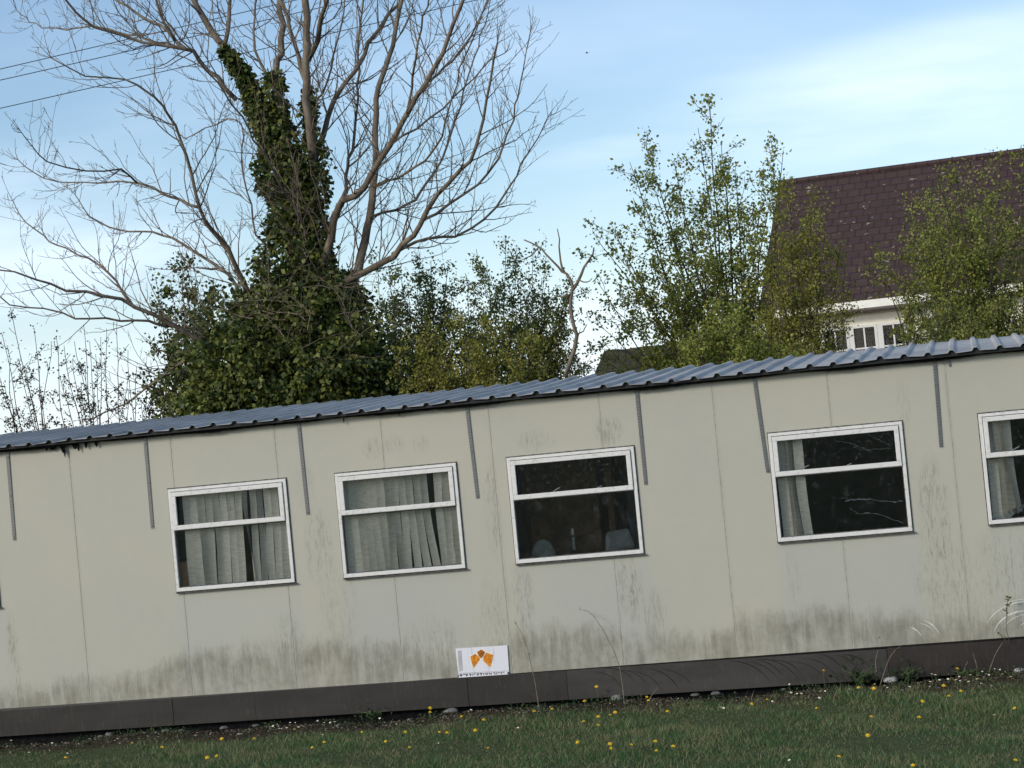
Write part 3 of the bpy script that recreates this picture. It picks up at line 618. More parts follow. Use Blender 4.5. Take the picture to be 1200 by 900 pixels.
# --- big bare tree with ivy
TY = 9.0
base = at(345, 480, TY); tree = thing('bare_tree', (base[0], TY, 0), 'large leafless spreading tree with ivy climbing its trunk behind the cabin', 'tree')
limbs = [  # (pixel path, start px width, end px width, depth drift, sub-branching)
 ([(349, 1000), (347, 700), (346, 480), (350, 380), (347, 330)], 50, 30, 0, 1, 'a'),
 ([(350, 380), (347, 330), (345, 300), (335, 230), (312, 155), (290, 108), (262, 58), (238, 20), (215, -30), (190, -90)], 20, 6, .25, 1, 'a'),
 ([(347, 230), (333, 150), (322, 95), (328, 62), (330, 27), (327, -20), (320, -90)], 14, 6, .5, 1, 'a'),
 ([(352, 380), (366, 300), (368, 207), (363, 160), (358, 117), (360, 55), (357, 0), (352, -90)], 16, 8, -.35, 1, 'a'),
 ([(360, 100), (348, 67), (341, 33), (328, 2), (318, -60)], 9, 5, .4, 1, 'b'),
 ([(361, 70), (372, 45), (378, 17), (386, -8), (396, -60)], 11, 6, -.6, 1, 'b'),
 ([(277, 117), (233, 70), (217, 57), (167, 50), (127, 37), (100, 23), (78, 0), (60, -22)], 9, 3, -.8, 1, 'b'),
 ([(217, 57), (187, 30), (140, 3), (110, -25)], 7, 3, .9, 1, 'b'),
 ([(206, 48), (195, 30), (182, 2), (170, -30)], 6, 3, -.2, 1, 'b'),
 ([(217, 57), (160, 43), (110, 31), (67, 33), (35, 26), (19, 11)], 5, 1.6, 1.2, 1, 'c'),
 ([(262, 58), (268, 30), (272, -5), (275, -50)], 9, 5, .6, 1, 'b'),
 ([(368, 190), (378, 157), (390, 117), (417, 83), (433, 50), (457, 17), (475, -8), (500, -50)], 11, 5, .9, 1, 'b'),
 ([(360, 350), (380, 300), (397, 243), (405, 233), (427, 220), (457, 170), (477, 133), (500, 97), (517, 63), (533, 27), (548, -10), (560, -50)], 16, 5, -1.1, 1, 'b'),
 ([(397, 243), (406, 205), (410, 187), (417, 143), (421, 100), (420, 50), (425, 0), (428, -50)], 7, 3, .9, 1, 'c'),
 ([(360, 370), (385, 352), (402, 340), (417, 318), (427, 283), (433, 250), (440, 200), (440, 150), (443, 100), (456, 67), (463, 33), (472, -5), (480, -50)], 20, 6, .3, 1, 'b'),
 ([(372, 362), (410, 328), (460, 300), (493, 263), (513, 227), (540, 200), (557, 173), (566, 140), (575, 95), (583, 50)], 15, 3, -.9, 1, 'b'),
 ([(497, 257), (527, 240), (560, 217), (583, 187), (600, 140), (613, 83), (621, 40)], 6, 1.6, .8, 1, 'c'),
 ([(460, 298), (487, 283), (533, 277), (567, 257), (592, 227), (610, 193), (630, 163), (642, 137)], 7, 1.6, 1.3, 1, 'c'),
 ([(434, 254), (450, 249), (477, 240), (493, 223), (517, 187), (535, 140), (547, 95), (560, 55), (572, 15)], 6, 2, 1.4, 1, 'c'),
 ([(438, 219), (455, 212), (487, 197), (513, 170), (525, 130), (540, 80), (560, 30), (575, -5)], 5, 2, -1.5, 1, 'c'),
 ([(457, 170), (490, 150), (520, 125), (545, 100), (575, 72), (592, 62)], 5, 1.6, .9, 1, 'c'),
 ([(477, 133), (485, 90), (490, 50), (500, 5), (505, -40)], 5, 3, -.7, 1, 'c'),
 ([(500, 97), (530, 70), (552, 45), (572, 2), (590, -30)], 5, 2, 1.0, 1, 'c'),
 ([(290, 345), (280, 320), (266, 290), (247, 267), (233, 243), (213, 167), (197, 133), (180, 113), (143, 93), (100, 88), (60, 68)], 11, 1.8, -1.4, 1, 'b'),
 ([(233, 243), (200, 230), (167, 217), (113, 213), (67, 213), (38, 203), (21, 187)], 6, 1.6, .8, 1, 'c'),
 ([(160, 214), (143, 200), (100, 200), (55, 190), (36, 172), (25, 155)], 4, 1.5, -1.0, 1, 'c'),
 ([(278, 345), (267, 323), (217, 287), (180, 273), (127, 267), (100, 245), (88, 228)], 7, 1.8, .9, 1, 'c'),
 ([(300, 415), (266, 408), (233, 398), (200, 380), (160, 358), (123, 345), (80, 340), (40, 327), (-5, 316)], 13, 2.4, -1.2, 1, 'b'),
 ([(152, 354), (127, 320), (90, 297), (50, 277), (30, 260), (15, 235)], 5, 1.6, .9, 1, 'c'),
 ([(200, 382), (183, 380), (160, 376), (123, 373), (90, 375), (53, 363), (13, 357), (-10, 338)], 6, 2, -.8, 1, 'c'),
 ([(290, 440), (240, 425), (213, 423), (187, 443), (147, 473), (110, 490)], 6, 2.5, .6, 1, 'c'),
 ([(325, 300), (300, 275), (292, 240), (285, 205), (283, 160), (276, 140), (240, 150), (215, 160), (190, 140), (165, 133)], 4, 1.5, 1.0, 1, 'c'),
 ([(367, 300), (350, 250), (325, 210), (300, 165), (262, 110), (225, 60), (190, 20)], 5, 2, -2.0, .6, 'c'),
 ([(340, 160), (355, 140), (372, 120), (388, 80), (400, 30), (405, -20)], 5, 2.5, .9, 1, 'c'),
 ([(318, 95), (300, 60), (298, 20), (303, -30)], 6, 3, .4, 1, 'c'),
]
tb = MB(); bb = MB(); pxm = F/29.5
for path, r0, r1, drift, sub, cls in limbs:
    n = len(path); P = np.array([at(x, y, TY+drift*(i/(n-1))*1.6*(0 if cls == 'a' and i < 3 else 1)) for i, (x, y) in enumerate(path)])
    if path[0][1] > 900: P[0] = [P[1][0]+.02, TY, -.05]
    P = smooth_path(P, .18); P[1:-1] += rng.normal(0, .014, (len(P)-2, 3))
    t = np.linspace(0, 1, len(P)); kk = .9 if cls == 'a' else .70; R = (r0+(r1-r0)*t**.7)/2/pxm*kk
    (tb if cls == 'a' else bb).tube(P, R, 9 if r0 > 12 else 6)
    seg = np.linalg.norm(np.diff(P, axis=0), axis=1); cum = np.concatenate([[0], np.cumsum(seg)]); L = cum[-1]
    if path[0][1] > 900: continue
    s = .3 if cls != 'a' else .8
    while s < L*.995:
        i = min(np.searchsorted(cum, s)-1, len(P)-2); i = max(i, 0); T = unit(P[i+1]-P[i]); fr_ = s/L
        if P[i][2] > 2.9:
            side = unit(np.cross(T, rng.normal(size=3)))*np.array([1, .8, 1]); dd = unit(T*.7+side*.8+np.array([0, 0, .1]))
            ln = rng.uniform(.35, 1.5)*(1.15-.55*fr_)*(1.2 if cls == 'b' else .8)
            grow(bb, P[i], dd, ln, max(.0045, min(.011, R[i]*.5)), 2 if ln > .7 else 1, .085, .13, .12, .24, tips=None, klen=.42)
        s += (.125 if cls == 'c' else .18)*rng.uniform(.5, 1.5)
    # tip twigs
    for _ in range(3): grow(bb, P[-1], unit(P[-1]-P[-3])+rng.normal(0, .35, 3), rng.uniform(.25, .5), .006, 1, .1, .12, .1, .16)
for _ in range(46):
    a = rng.uniform(0, 2*math.pi); q = math.sqrt(rng.uniform(0, 1)); c = at(345+q*115*math.cos(a), 400+q*75*math.sin(a), TY-1.15*math.sqrt(max(0, 1-q*q))-.05)
    grow(bb, c, [rng.normal(0, 1), rng.normal(0, .15), rng.uniform(-.2, .8)], rng.uniform(.5, 1.3), .008, 1, .03, .22, .1, .22, spread=.9)
tb.build('trunk', MT['bark'], tree, smooth=True); bb.build('branches', MT['bark'], tree, smooth=True)
# ivy: leaves in shells around the stems and in a heap at the bottom
IV = []; OU = []
def ivy_on(path, rpx, n):
    P = smooth_path(np.array([at(x, y, TY) for x, y in path]), .1); m = len(P); idx = (m*rng.uniform(0, 1, n)**1.35).astype(int); rad = np.interp(idx/(m-1), np.linspace(0, 1, len(rpx)), rpx)/pxm
    lump = 1+.28*np.sin(P[idx][:, 2]*5.1+1)+.2*np.sin(P[idx][:, 2]*11+P[idx][:, 0]*9)
    d = unit(rng.normal(size=(n, 3))*np.array([1, 1, .3])); rr_ = rad*lump*rng.uniform(.62, 1.08, n)**.6
    IV.append(P[idx]+d*rr_[:, None]+rng.normal(0, .03, (n, 3))); OU.append(d)
ivy_on([(345, 410), (343, 330), (341, 275), (337, 225), (320, 175), (305, 135), (289, 95), (264, 60)], [56, 44, 32, 29, 21, 13, 7, 3], 11000)
ivy_on([(345, 270), (336, 190), (325, 120), (321, 90)], [30, 22, 12, 6], 3200)
ivy_on([(362, 330), (369, 250), (369, 200), (364, 150), (361, 108)], [26, 18, 13, 10, 4], 3400)
def heap(cx, cy, rx, ry, n, dY=0, ryd=1.2):
    n = int(n*1.5)
    c = at(cx, cy, TY+dY); d = unit(rng.normal(size=(n, 3))); a = np.arctan2(d[:, 2], d[:, 0])
    lump = 1+.16*np.sin(a*5+cx)+.15*np.sin(a*9+d[:, 1]*6+cy)+.12*np.sin(a*17+d[:, 1]*14)
    q = rng.uniform(.55, 1.06, n)**.5*lump; IV.append(c+d*np.array([rx/pxm, ryd, ry/pxm])*q[:, None]); OU.append(d)
for h_ in [(345, 390, 72, 60, 7500, 0, 1.0), (302, 428, 62, 48, 5000, -.4, .9), (398, 432, 58, 48, 5000, -.3, .9), (350, 460, 98, 44, 6000, -.2, 1.1), (262, 466, 44, 34, 2200, -.3, .7), (432, 470, 40, 36, 2200, -.2, .7), (300, 365, 24, 20, 900, .1, .5), (398, 345, 24, 26, 900, .1, .5)]: heap(*h_)
for _ in range(330):      # stray sprays breaking the outline
    a = rng.uniform(0, 2*math.pi); q = rng.uniform(.75, 1.22); c = at(342+q*112*math.cos(a), 420+q*76*math.sin(a), TY+rng.uniform(-.8, .8)); IV.append(c+rng.normal(0, .12, (14, 3))); OU.append(rng.normal(size=(14, 3)))
Pv = np.concatenate(IV); Ov = np.concatenate(OU)
quads_np('ivy', leaves(Pv, .078, .75, .45, Ov, .9), MT['ivy'], tree)

# --- shrubs: stems fan from a base to traced tips, twigs and leaf clumps along them
DENS = 1.9
def shrub(name, label, cat, group, bx, Yd, tips, leafmat_, leafn, bark='bark_dark', stem_r=.02, sub=.9, leafsize=.042, extra=0, box=None, lv=2, fork=.45, clump=.05, barefrac=.25, kids=.2, dy=.8, bend=.35, density=1.0, rmin=.0042):
    b0 = at(bx, 470, Yd); b0[2] = 0; t = thing(name, tuple(b0), label, cat, group)
    mb = MB(); LP = []; lines = []
    tt = [at(x, y, Yd+rng.uniform(-dy, dy)) for x, y in tips]
    if box:
        for _ in range(extra): tt.append(at(rng.uniform(box[0], box[2]), rng.uniform(box[1], box[3]), Yd+rng.uniform(-dy, dy)))
    trunkz = b0[2]+min(q[2] for q in tt)*fork
    for q in tt:
        st = np.array([b0[0]+(q[0]-b0[0])*.12+rng.uniform(-.15, .15), b0[1]+rng.uniform(-.2, .2), -.03])
        mid = st+(q-st)*.5; mid[0] = st[0]+(q[0]-st[0])*bend; mid[2] = st[2]+(q[2]-st[2])*.55
        P = smooth_path([st, mid, q], .2); P[1:-1] += np.cumsum(rng.normal(0, .03, (len(P)-2, 3)), 0)*np.sin(np.linspace(0, np.pi, len(P)-2))[:, None]
        L = np.linalg.norm(np.diff(P, axis=0), axis=1).sum(); R = np.linspace(stem_r*.8*min(1.4, L/4), .004, len(P)); mb.tube(P, R, 5); lines.append((P, 3))
        cum = np.concatenate([[0], np.cumsum(np.linalg.norm(np.diff(P, axis=0), axis=1))]); s = L*.35
        while s < L:
            i = max(0, min(np.searchsorted(cum, s)-1, len(P)-2)); T = unit(P[i+1]-P[i]); side = unit(np.cross(T, rng.normal(size=3)))
            tl = []; grow(mb, P[i], T*.6+side*.85, sub*rng.uniform(.5, 1.3)*(1.25-.75*s/L), max(.005, R[i]*.55), lv-1, .05, .16, .1, kids, rmin=rmin, tips=tl, klen=.5)
            lines += tl; s += .22/density*rng.uniform(.5, 1.5)
    # leaf clumps
    cand = np.concatenate([P[int(len(P)*(barefrac if l > 2 else .1)):] for P, l in lines]); cand = cand[cand[:, 2] > 2.2]
    k = max(1, int(leafn*DENS)//7); idx = rng.integers(0, len(cand), k); c = cand[idx]
    P = (c[:, None]+rng.normal(0, clump, (k, 7, 3))).reshape(-1, 3)
    mb.build('stems', MT[bark], t, smooth=True); quads_np('foliage', leaves(P, leafsize, .7, .05, np.array([0, 0, .5])), MT[leafmat_], t)
    return t
G1 = 'hedgerow trees and shrubs behind the cabin'
shrub('hawthorn_tree', 'tall open hawthorn with a pointed top, left of the red-roofed house', 'tree', G1, 862, 13,
      [(832, 124), (818, 150), (756, 166), (738, 190), (765, 215), (716, 262), (694, 270), (742, 232), (790, 190), (845, 165), (862, 195), (918, 176), (905, 205), (893, 222), (700, 330), (712, 350), (698, 372), (705, 398), (730, 300), (775, 280), (800, 250), (825, 230), (850, 230), (872, 250), (885, 290), (760, 340), (790, 330), (820, 300), (845, 320), (870, 340), (890, 350), (800, 390), (840, 390), (860, 410)],
      'hawthorn', 22000, extra=10, box=(780, 330, 900, 430), stem_r=.03, sub=.75, leafsize=.056, density=1.1)
shrub('yellow_green_shrub', 'yellowish spring-green shrub in front of the left end of the red roof', 'shrub', G1, 935, 10.5,
      [(925, 212), (905, 235), (950, 225), (968, 245), (985, 285), (990, 320), (960, 270), (930, 260), (900, 290), (910, 320), (940, 310), (965, 330), (930, 350), (895, 340), (905, 375), (945, 375), (920, 395)],
      'yellowleaf', 15000, extra=8, box=(890, 260, 960, 390), stem_r=.016, sub=.6, leafsize=.036, dy=.5)
shrub('dark_hedge_shrub', 'wide dense dark-green shrub covering the right end of the red roof', 'shrub', G1, 1150, 11,
      [(1172, 182), (1120, 196), (1098, 202), (1085, 212), (1200, 190), (1225, 200), (1140, 200), (1060, 245), (1072, 262), (1095, 240), (1025, 292), (1050, 300), (1080, 290), (1035, 320), (1060, 335), (1110, 260), (1140, 250), (1170, 240), (1200, 240), (1120, 300), (1150, 300), (1180, 300), (1215, 300), (1090, 340), (1130, 350), (1170, 350), (1085, 375)],
      'hawthorn', 27000, extra=26, box=(1075, 230, 1240, 390), stem_r=.022, sub=.75, leafsize=.042, dy=.9, density=1.1)
shrub('small_hawthorn', 'thin leafy shrub covering the lower edge of the house wall right of its window', 'shrub', G1, 1085, 8.5,
      [(1062, 352), (1085, 345), (1110, 352), (1140, 360), (1170, 355), (1195, 350), (1100, 378)], 'hawthorn_dark', 3600, extra=4, box=(1060, 350, 1200, 390), stem_r=.013, sub=.45, leafsize=.040, dy=.4)
shrub('low_hawthorn', 'low bushy green shrub at the foot of the tall hawthorn', 'shrub', G1, 850, 8,
      [(792, 405), (815, 395), (835, 380), (860, 372), (885, 385), (905, 395), (930, 402), (955, 405), (870, 350), (845, 350), (820, 420)], 'hawthorn', 9500, extra=8, box=(800, 370, 920, 410), stem_r=.012, sub=.5, leafsize=.042, dy=.4)
shrub('leafy_hedge_shrub', 'airy upright shrub with small leaves left of the forked dead branch', 'shrub', G1, 590, 12,
      [(592, 278), (605, 290), (625, 290), (640, 300), (570, 305), (558, 292), (545, 320), (580, 340), (610, 330), (635, 340), (655, 355), (665, 380), (680, 385), (560, 360), (600, 380), (640, 400), (675, 415), (530, 350), (545, 400), (620, 420), (690, 430)],
      'hawthorn_dark', 19000, extra=26, box=(545, 320, 680, 440), stem_r=.018, sub=.62, leafsize=.046, dy=.7)
shrub('olive_hedge_shrub', 'olive-green shrub rising just right of the ivy-covered tree', 'shrub', G1, 490, 11,
      [(440, 300), (455, 310), (470, 325), (492, 295), (505, 305), (525, 310), (478, 340), (450, 350), (500, 350), (530, 340), (515, 380), (480, 380), (455, 390), (545, 385), (440, 420), (470, 430), (510, 420), (550, 430)],
      'hawthorn_dark', 19000, extra=26, box=(440, 330, 560, 450), stem_r=.016, sub=.6, leafsize=.046, dy=.6)
shrub('bright_low_shrub', 'low yellow-green bush against the roof edge between the ivy and the dead branch', 'shrub', G1, 545, 7.5,
      [(495, 370), (520, 362), (545, 368), (570, 362), (600, 378), (625, 395), (650, 405), (480, 395), (460, 410), (510, 400), (540, 400), (580, 405), (610, 415), (500, 430), (560, 430)],
      'yellowleaf', 8500, extra=12, box=(480, 380, 620, 440), stem_r=.011, sub=.48, leafsize=.040, dy=.4)
shrub('glossy_shrub', 'loose dark evergreen shrub filling the space left of the ivy heap', 'shrub', G1, 235, 10.2,
      [(212, 300), (225, 295), (200, 330), (182, 325), (230, 340), (190, 360), (215, 370), (240, 365), (175, 400), (205, 410), (240, 400), (185, 440), (220, 440), (170, 425), (255, 430), (195, 465), (235, 470), (250, 330)],
      'ivy', 8500, extra=12, box=(190, 390, 260, 470), stem_r=.015, sub=.5, leafsize=.060, dy=.5)
G2 = 'thin saplings at the left end of the hedgerow'
for (nm, lab, bx, tips, ln, bk) in [
    ('sapling', 'many-stemmed sapling with a few leaves, nearest the left edge of the photo', 52, [(2, 390), (8, 405), (22, 420), (12, 360), (40, 385), (30, 430), (60, 400), (5, 450), (45, 430), (-10, 400)], 800, 'bark_dark'),
    ('sapling', 'reddish tangled sapling between the two taller thin ones', 92, [(75, 405), (85, 420), (100, 430), (95, 448), (110, 455), (70, 440), (66, 395)], 620, 'bark_dark'),
    ('sapling', 'slender sapling with long straight upright shoots left of the evergreen shrub', 118, [(87, 400), (98, 380), (105, 400), (125, 385), (137, 375), (118, 395), (150, 440), (160, 430), (112, 415), (150, 410)], 380, 'bark_dark'),
    ('sapling', 'short leaning sapling beside the foot of the evergreen shrub', 160, [(150, 455), (172, 440), (185, 455), (165, 470), (195, 450)], 420, 'bark_dark')]:
    shrub(nm, lab, 'sapling', G2, bx, 9.5+rng.uniform(-1, 1), tips, 'sparseleaf', ln, bk, .014, .42, .040, lv=2, dy=.3, kids=.22, clump=.035, density=.7)
# forked dead branch
db_ = MB(); dY = 7.0
for pth, a, b in [([(700, 1000), (672, 470), (662, 442), (672, 410), (676, 392), (671, 370), (669, 350), (671, 338), (664, 322), (655, 312), (640, 298), (628, 287), (614, 281)], 11, 1.6), ([(671, 340), (682, 322), (690, 305), (696, 290)], 4.5, 1.6), ([(662, 320), (656, 308), (655, 290), (653, 268)], 3.2, 1.2), ([(669, 345), (658, 347), (648, 349)], 3, 1.2), ([(675, 395), (683, 388), (688, 380)], 2.2, 1), ([(631, 290), (622, 300), (612, 304)], 2, 1), ([(678, 328), (688, 330), (694, 326)], 2, 1)]:
    P = np.array([at(x, y, dY) for x, y in pth])
    if pth[0][1] > 900: P[0][2] = -.02
    P = smooth_path(P, .12); P[1:-1] += rng.normal(0, .008, (len(P)-2, 3)); db_.tube(P, np.linspace(a, b, len(P))/2/(F/26.5), 6)
c = at(665, 450, dY); dt = thing('dead_sapling', (c[0], dY, 0), 'crooked dead grey-brown sapling forking at its top, between two leafy shrubs', 'tree'); db_.build('stem', MT['bark'], dt, smooth=True)

# ------------------------------------------------------------------ house
HA = -math.radians(8.3); hu = np.array([math.cos(HA), math.sin(HA), 0]); hn = np.array([-math.sin(HA), math.cos(HA), 0])   # along the ridge, to the back
rl = at(914, 216, 42.0); house = thing('house', (0, 0, 0), 'cream rendered house with a steep dark red tiled roof and white casement windows', 'house')
el = at(884, 366, 38.2)
run = float(np.dot(rl-el, hn)); rise = rl[2]-el[2]; LEN = 15.0
org = rl.copy(); org[2] = 0
def H(u, n_, z): return org+hu*u+hn*n_+np.array([0, 0, z])
HZ = rl[2]; EZ = el[2]
house.location = tuple(org); house.rotation_euler = (0, 0, HA)
def hlocal(mb, name, mat, parent=house, bevel=0):
    me = bpy.data.meshes.new(name); me.from_pydata(np.concatenate(mb.v).tolist(), [], [q for a in mb.f for q in a]); me.update(); return link(name, me, mat, parent, bevel=bevel)
m = MB(); nC = int(math.hypot(run, rise)/.30); V = []
for k in range(nC):
    t0, t1 = k/nC, (k+1)/nC
    y0, z0 = -run*t0, HZ-rise*t0; y1, z1 = -run*t1, HZ-rise*t1
    m.add([(0, y0, z0+.0), (LEN, y0, z0+.0), (LEN, y1, z1+.06), (0, y1, z1+.06), (0, y1, z1-.01), (LEN, y1, z1-.01)], [(0, 3, 2, 1), (3, 4, 5, 2)])
m.add([(0, 0, HZ), (LEN, 0, HZ), (LEN, run, HZ-rise), (0, run, HZ-rise)], [(0, 1, 2, 3)])
hroof = hlocal(m, 'roof', MT['tile'])
m = MB(); m.tube([(-.03, 0, HZ+.03), (LEN, 0, HZ+.03)], .085, 8); hlocal(m, 'ridge_tiles', MT['tile'], hroof)
m = MB(); m.add([(-.03, 0, HZ-.02), (-.03, -run, EZ-.02), (-.03, -run, EZ+.05), (-.03, 0, HZ+.04), (.05, 0, HZ-.02), (.05, -run, EZ-.02), (.05, -run, EZ+.05), (.05, 0, HZ+.04)], [(0, 1, 2, 3), (4, 7, 6, 5), (3, 2, 6, 7), (0, 4, 5, 1), (1, 5, 6, 2)]); hlocal(m, 'verge_strip', MT['tile'], hroof)
m = MB(); wy = -run+.35; hw = [(1.90, 2.62), (2.70, 3.42), (3.50, 4.22)]
cc = at(1012, 395, 38.0); u0 = float(np.dot(cc-org, hu)); wz1 = EZ-.62; wz0 = wz1-1.15; hw = [(u0-1.12, u0-.40), (u0-.34, u0+.34), (u0+.42, u0+1.1)]
xs_ = [.2, hw[0][0], hw[2][1], LEN-.2]
m.box(xs_[0], xs_[1], wy, wy+.3, 0, EZ+.1); m.box(xs_[2], xs_[3], wy, wy+.3, 0, EZ+.1); m.box(xs_[1], xs_[2], wy, wy+.3, 0, wz0); m.box(xs_[1], xs_[2], wy, wy+.3, wz1, EZ+.1)
m.box(.2, LEN-.2, run-.6, run-.3, 0, EZ+.1)
m.add([(.2, wy, 0), (.2, run-.3, 0), (.2, run-.3, EZ), (.2, 0, HZ-.15), (.2, wy, EZ)], [(0, 4, 3, 2, 1)]); m.add([(LEN-.2, wy, 0), (LEN-.2, run-.3, 0), (LEN-.2, run-.3, EZ), (LEN-.2, 0, HZ-.15), (LEN-.2, wy, EZ)], [(0, 1, 2, 3, 4)])
hlocal(m, 'wall', MT['render_white'])
m = MB(); m.box(-.03, LEN, -run-.03, -run+.02, EZ-.22, EZ-.01); hlocal(m, 'fascia', MT['gutter'])
m = MB(); m.box(-.03, LEN, -run+.02, wy, EZ-.24, EZ-.20); hlocal(m, 'soffit', MT['gutter'])
m = MB(); m.tube([(-.03, -run-.09, EZ-.26), (LEN, -run-.09, EZ-.26)], .05, 8); hlocal(m, 'gutter', MT['darkpaint'])
for a, b in hw:
    m = MB(); frame(m, a, b, wz0, wz1, .07, wy-.03, wy+.06); m.box((a+b)/2-.02, (a+b)/2+.02, wy-.01, wy+.05, wz0+.07, wz1-.07); m.box(a+.07, (a+b)/2-.02, wy-.01, wy+.05, wz1-.62, wz1-.58); m.box((a+b)/2+.02, b-.07, wy-.01, wy+.05, wz1-.62, wz1-.58)
    wf = hlocal(m, 'window', MT['white']); m = MB(); m.box(a+.05, b-.05, wy+.055, wy+.06, wz0+.05, wz1-.05); hlocal(m, 'pane', MT['houseglass'], wf)
m = MB(); m.box(xs_[1]-1.5, xs_[2]+1.5, wy+2.2, wy+2.3, wz0-1.5, wz1+.5); m.box(xs_[1]-1.5, xs_[2]+1.5, wy+.31, wy+2.19, wz0-.9, wz0-.8); hlocal(m, 'room_shade', MT['felt'])  # black sheets behind the panes stand in for the unlit room's darkness
m = MB(); m.box(hw[0][1]+.003, hw[1][0]-.003, wy-.02, wy+.05, wz0, wz1); m.box(hw[1][1]+.003, hw[2][0]-.003, wy-.02, wy+.05, wz0, wz1); hlocal(m, 'window_post', MT['white'])
# mossy low outbuilding
a = at(708, 411, 24.0); b = at(702, 440, 22.6); ob = thing('outbuilding', (a[0], a[1], 0), 'low outbuilding with a mossy dark roof just showing above the cabin roof', 'shed')
m = MB(); W_ = 3.8; d_ = a[1]-b[1]; dzz = max(a[2]-b[2], .5); k = 2.2; v = []
nn_ = 18
for i in range(nn_+1):
    for j in range(9):
        u = i/nn_*W_; t = j/8*k; v.append((a[0]+(b[0]-a[0])*0+u, a[1]-d_*t, a[2]-dzz*t*.9+.015*math.sin(i*2.1+j*3)))
m.add(v, [(i*9+j, i*9+j+1, (i+1)*9+j+1, (i+1)*9+j) for i in range(nn_) for j in range(8)])
m.add([(a[0], a[1], a[2]-.01), (a[0]+W_, a[1], a[2]-.01), (a[0]+W_, a[1]+2, a[2]-1.4), (a[0], a[1]+2, a[2]-1.4)], [(0, 1, 2, 3)])
m.build('roof', MT['mosstile'], ob)
m = MB(); m.box(a[0]+.15, a[0]+W_-.15, a[1]-d_*k+.15, a[1]+1.8, 0, a[2]-dzz*k*.9-.05); m.build('wall', MT['render_white'], ob)

# ------------------------------------------------------------------ cables, bird
for nm, (p0, p1), lab in [('a', ((0, 81), (317, 7)), 'highest of the three thin overhead cables crossing behind the bare tree'), ('b', ((0, 94), (230, 42)), 'middle of the three thin overhead cables crossing behind the bare tree'), ('c', ((0, 127), (230, 75)), 'lowest of the three thin overhead cables crossing behind the bare tree')]:
    A = at(*p0, 22.0); B = at(*p1, 24.0); d = B-A; t = np.linspace(-6, 9, 40)[:, None]; P = A+d*t; P[:, 2:] += .0016*(t*(t-1))*np.linalg.norm(d)**.5
    t_ = tag(MB().tube(P, .009, 5).build('overhead_cable', MT['cable']), lab, 'cable', 'overhead cables')
bp = at(688, 62, 60); bd = MB(); s_ = .4
bd.tube([bp+s_*np.array([-.16, 0, -.02]), bp+s_*np.array([-.08, 0, 0]), bp, bp+s_*np.array([.1, 0, .01]), bp+s_*np.array([.15, 0, .015])], [.002, .014, .018, .012, .003], 8)
for sg_ in (-1, 1): bd.add([bp+s_*np.array([-.05, 0, 0]), bp+s_*np.array([.05, 0, 0]), bp+s_*np.array([.0, sg_*.16, .09]), bp+s_*np.array([-.08, sg_*.28, .04])], [(0, 1, 2, 3)])
tag(bd.build('bird', MT['ink']), 'tiny dark bird flying alone in the open blue sky', 'bird')

# ------------------------------------------------------------------ flowers, weeds, stones
def place_flower(px, py, hz):
    p = on_ground(px, py, hz)
    if p[1] > -.12: p = at(px, py, -.12-rng.uniform(0, .05))
    return p
def make_flower(kind):
    t = thing(kind, (0, 0, 0), '', kind)
    st = MB(); st.tube([(0, 0, -1), (.004, 0, -.6), (-.002, .003, -.2), (0, 0, 0)], .0022 if kind == 'dandelion' else .0015, 5)
    so_ = st.build('stem', MT['stem'], t)
    m = MB(); R = .020 if kind == 'dandelion' else .0125
    for ring, (rr_, z_, n_) in enumerate([(1, .002, 22), (.72, .007, 18), (.42, .011, 12)] if kind == 'dandelion' else [(1, .002, 14)]):
        for k in range(n_):
            a = 2*math.pi*k/n_+ring*.2; w_ = math.pi/n_*1.05
            m.add([(0, 0, z_), (R*rr_*.6*math.cos(a-w_), R*rr_*.6*math.sin(a-w_), z_+.002), (R*rr_*math.cos(a), R*rr_*math.sin(a), z_+.001), (R*rr_*.6*math.cos(a+w_), R*rr_*.6*math.sin(a+w_), z_+.002)], [(0, 1, 2, 3)])
    m.build('petals', MT['yellow'] if kind == 'dandelion' else MT['petal'], t)
    m = MB()
    if kind == 'dandelion': m.tube([(0, 0, -.010), (0, 0, -.004), (0, 0, .001)], [.003, .007, .009], 8); m.build('sepals', MT['stem'], t)
    else: m.tube([(0, 0, .002), (0, 0, .006)], [.005, .0035], 8); m.build('centre', MT['yellow'], t)
    return t
protos = {k: make_flower(k) for k in ('dandelion', 'daisy')}
first = {'dandelion': True, 'daisy': True}
FL = {'dandelion': ('yellow dandelion in flower on a thin stem, in the dark grass before the cabin', 'dandelions in the grass'), 'daisy': ('small white daisy in the grass before the cabin', 'daisies in the grass')}
def flower(kind, px, py, hz):
    p = place_flower(px, py, hz); src = protos[kind]
    if first[kind]: r = src; kids = list(src.children); first[kind] = False
    else:
        r = src.copy(); C.objects.link(r); kids = []
        for c_ in src.children:
            q = c_.copy(); C.objects.link(q); q.parent = r; kids.append(q)
    r.location = tuple(p); r.rotation_euler = (rng.uniform(.1, .7), rng.uniform(-.25, .25), rng.uniform(-.4, .4)); s = rng.uniform(.65, 1.05); r.scale = (s,)*3
    r['label'] = FL[kind][0]; r['category'] = kind; r['group'] = FL[kind][1]
    for q in kids:
        if q.name.startswith('stem'):
            q.scale = (1, 1, (p[2]+.01)/s)
            q.rotation_euler = (-r.rotation_euler[0]*.75, -r.rotation_euler[1]*.75, 0)
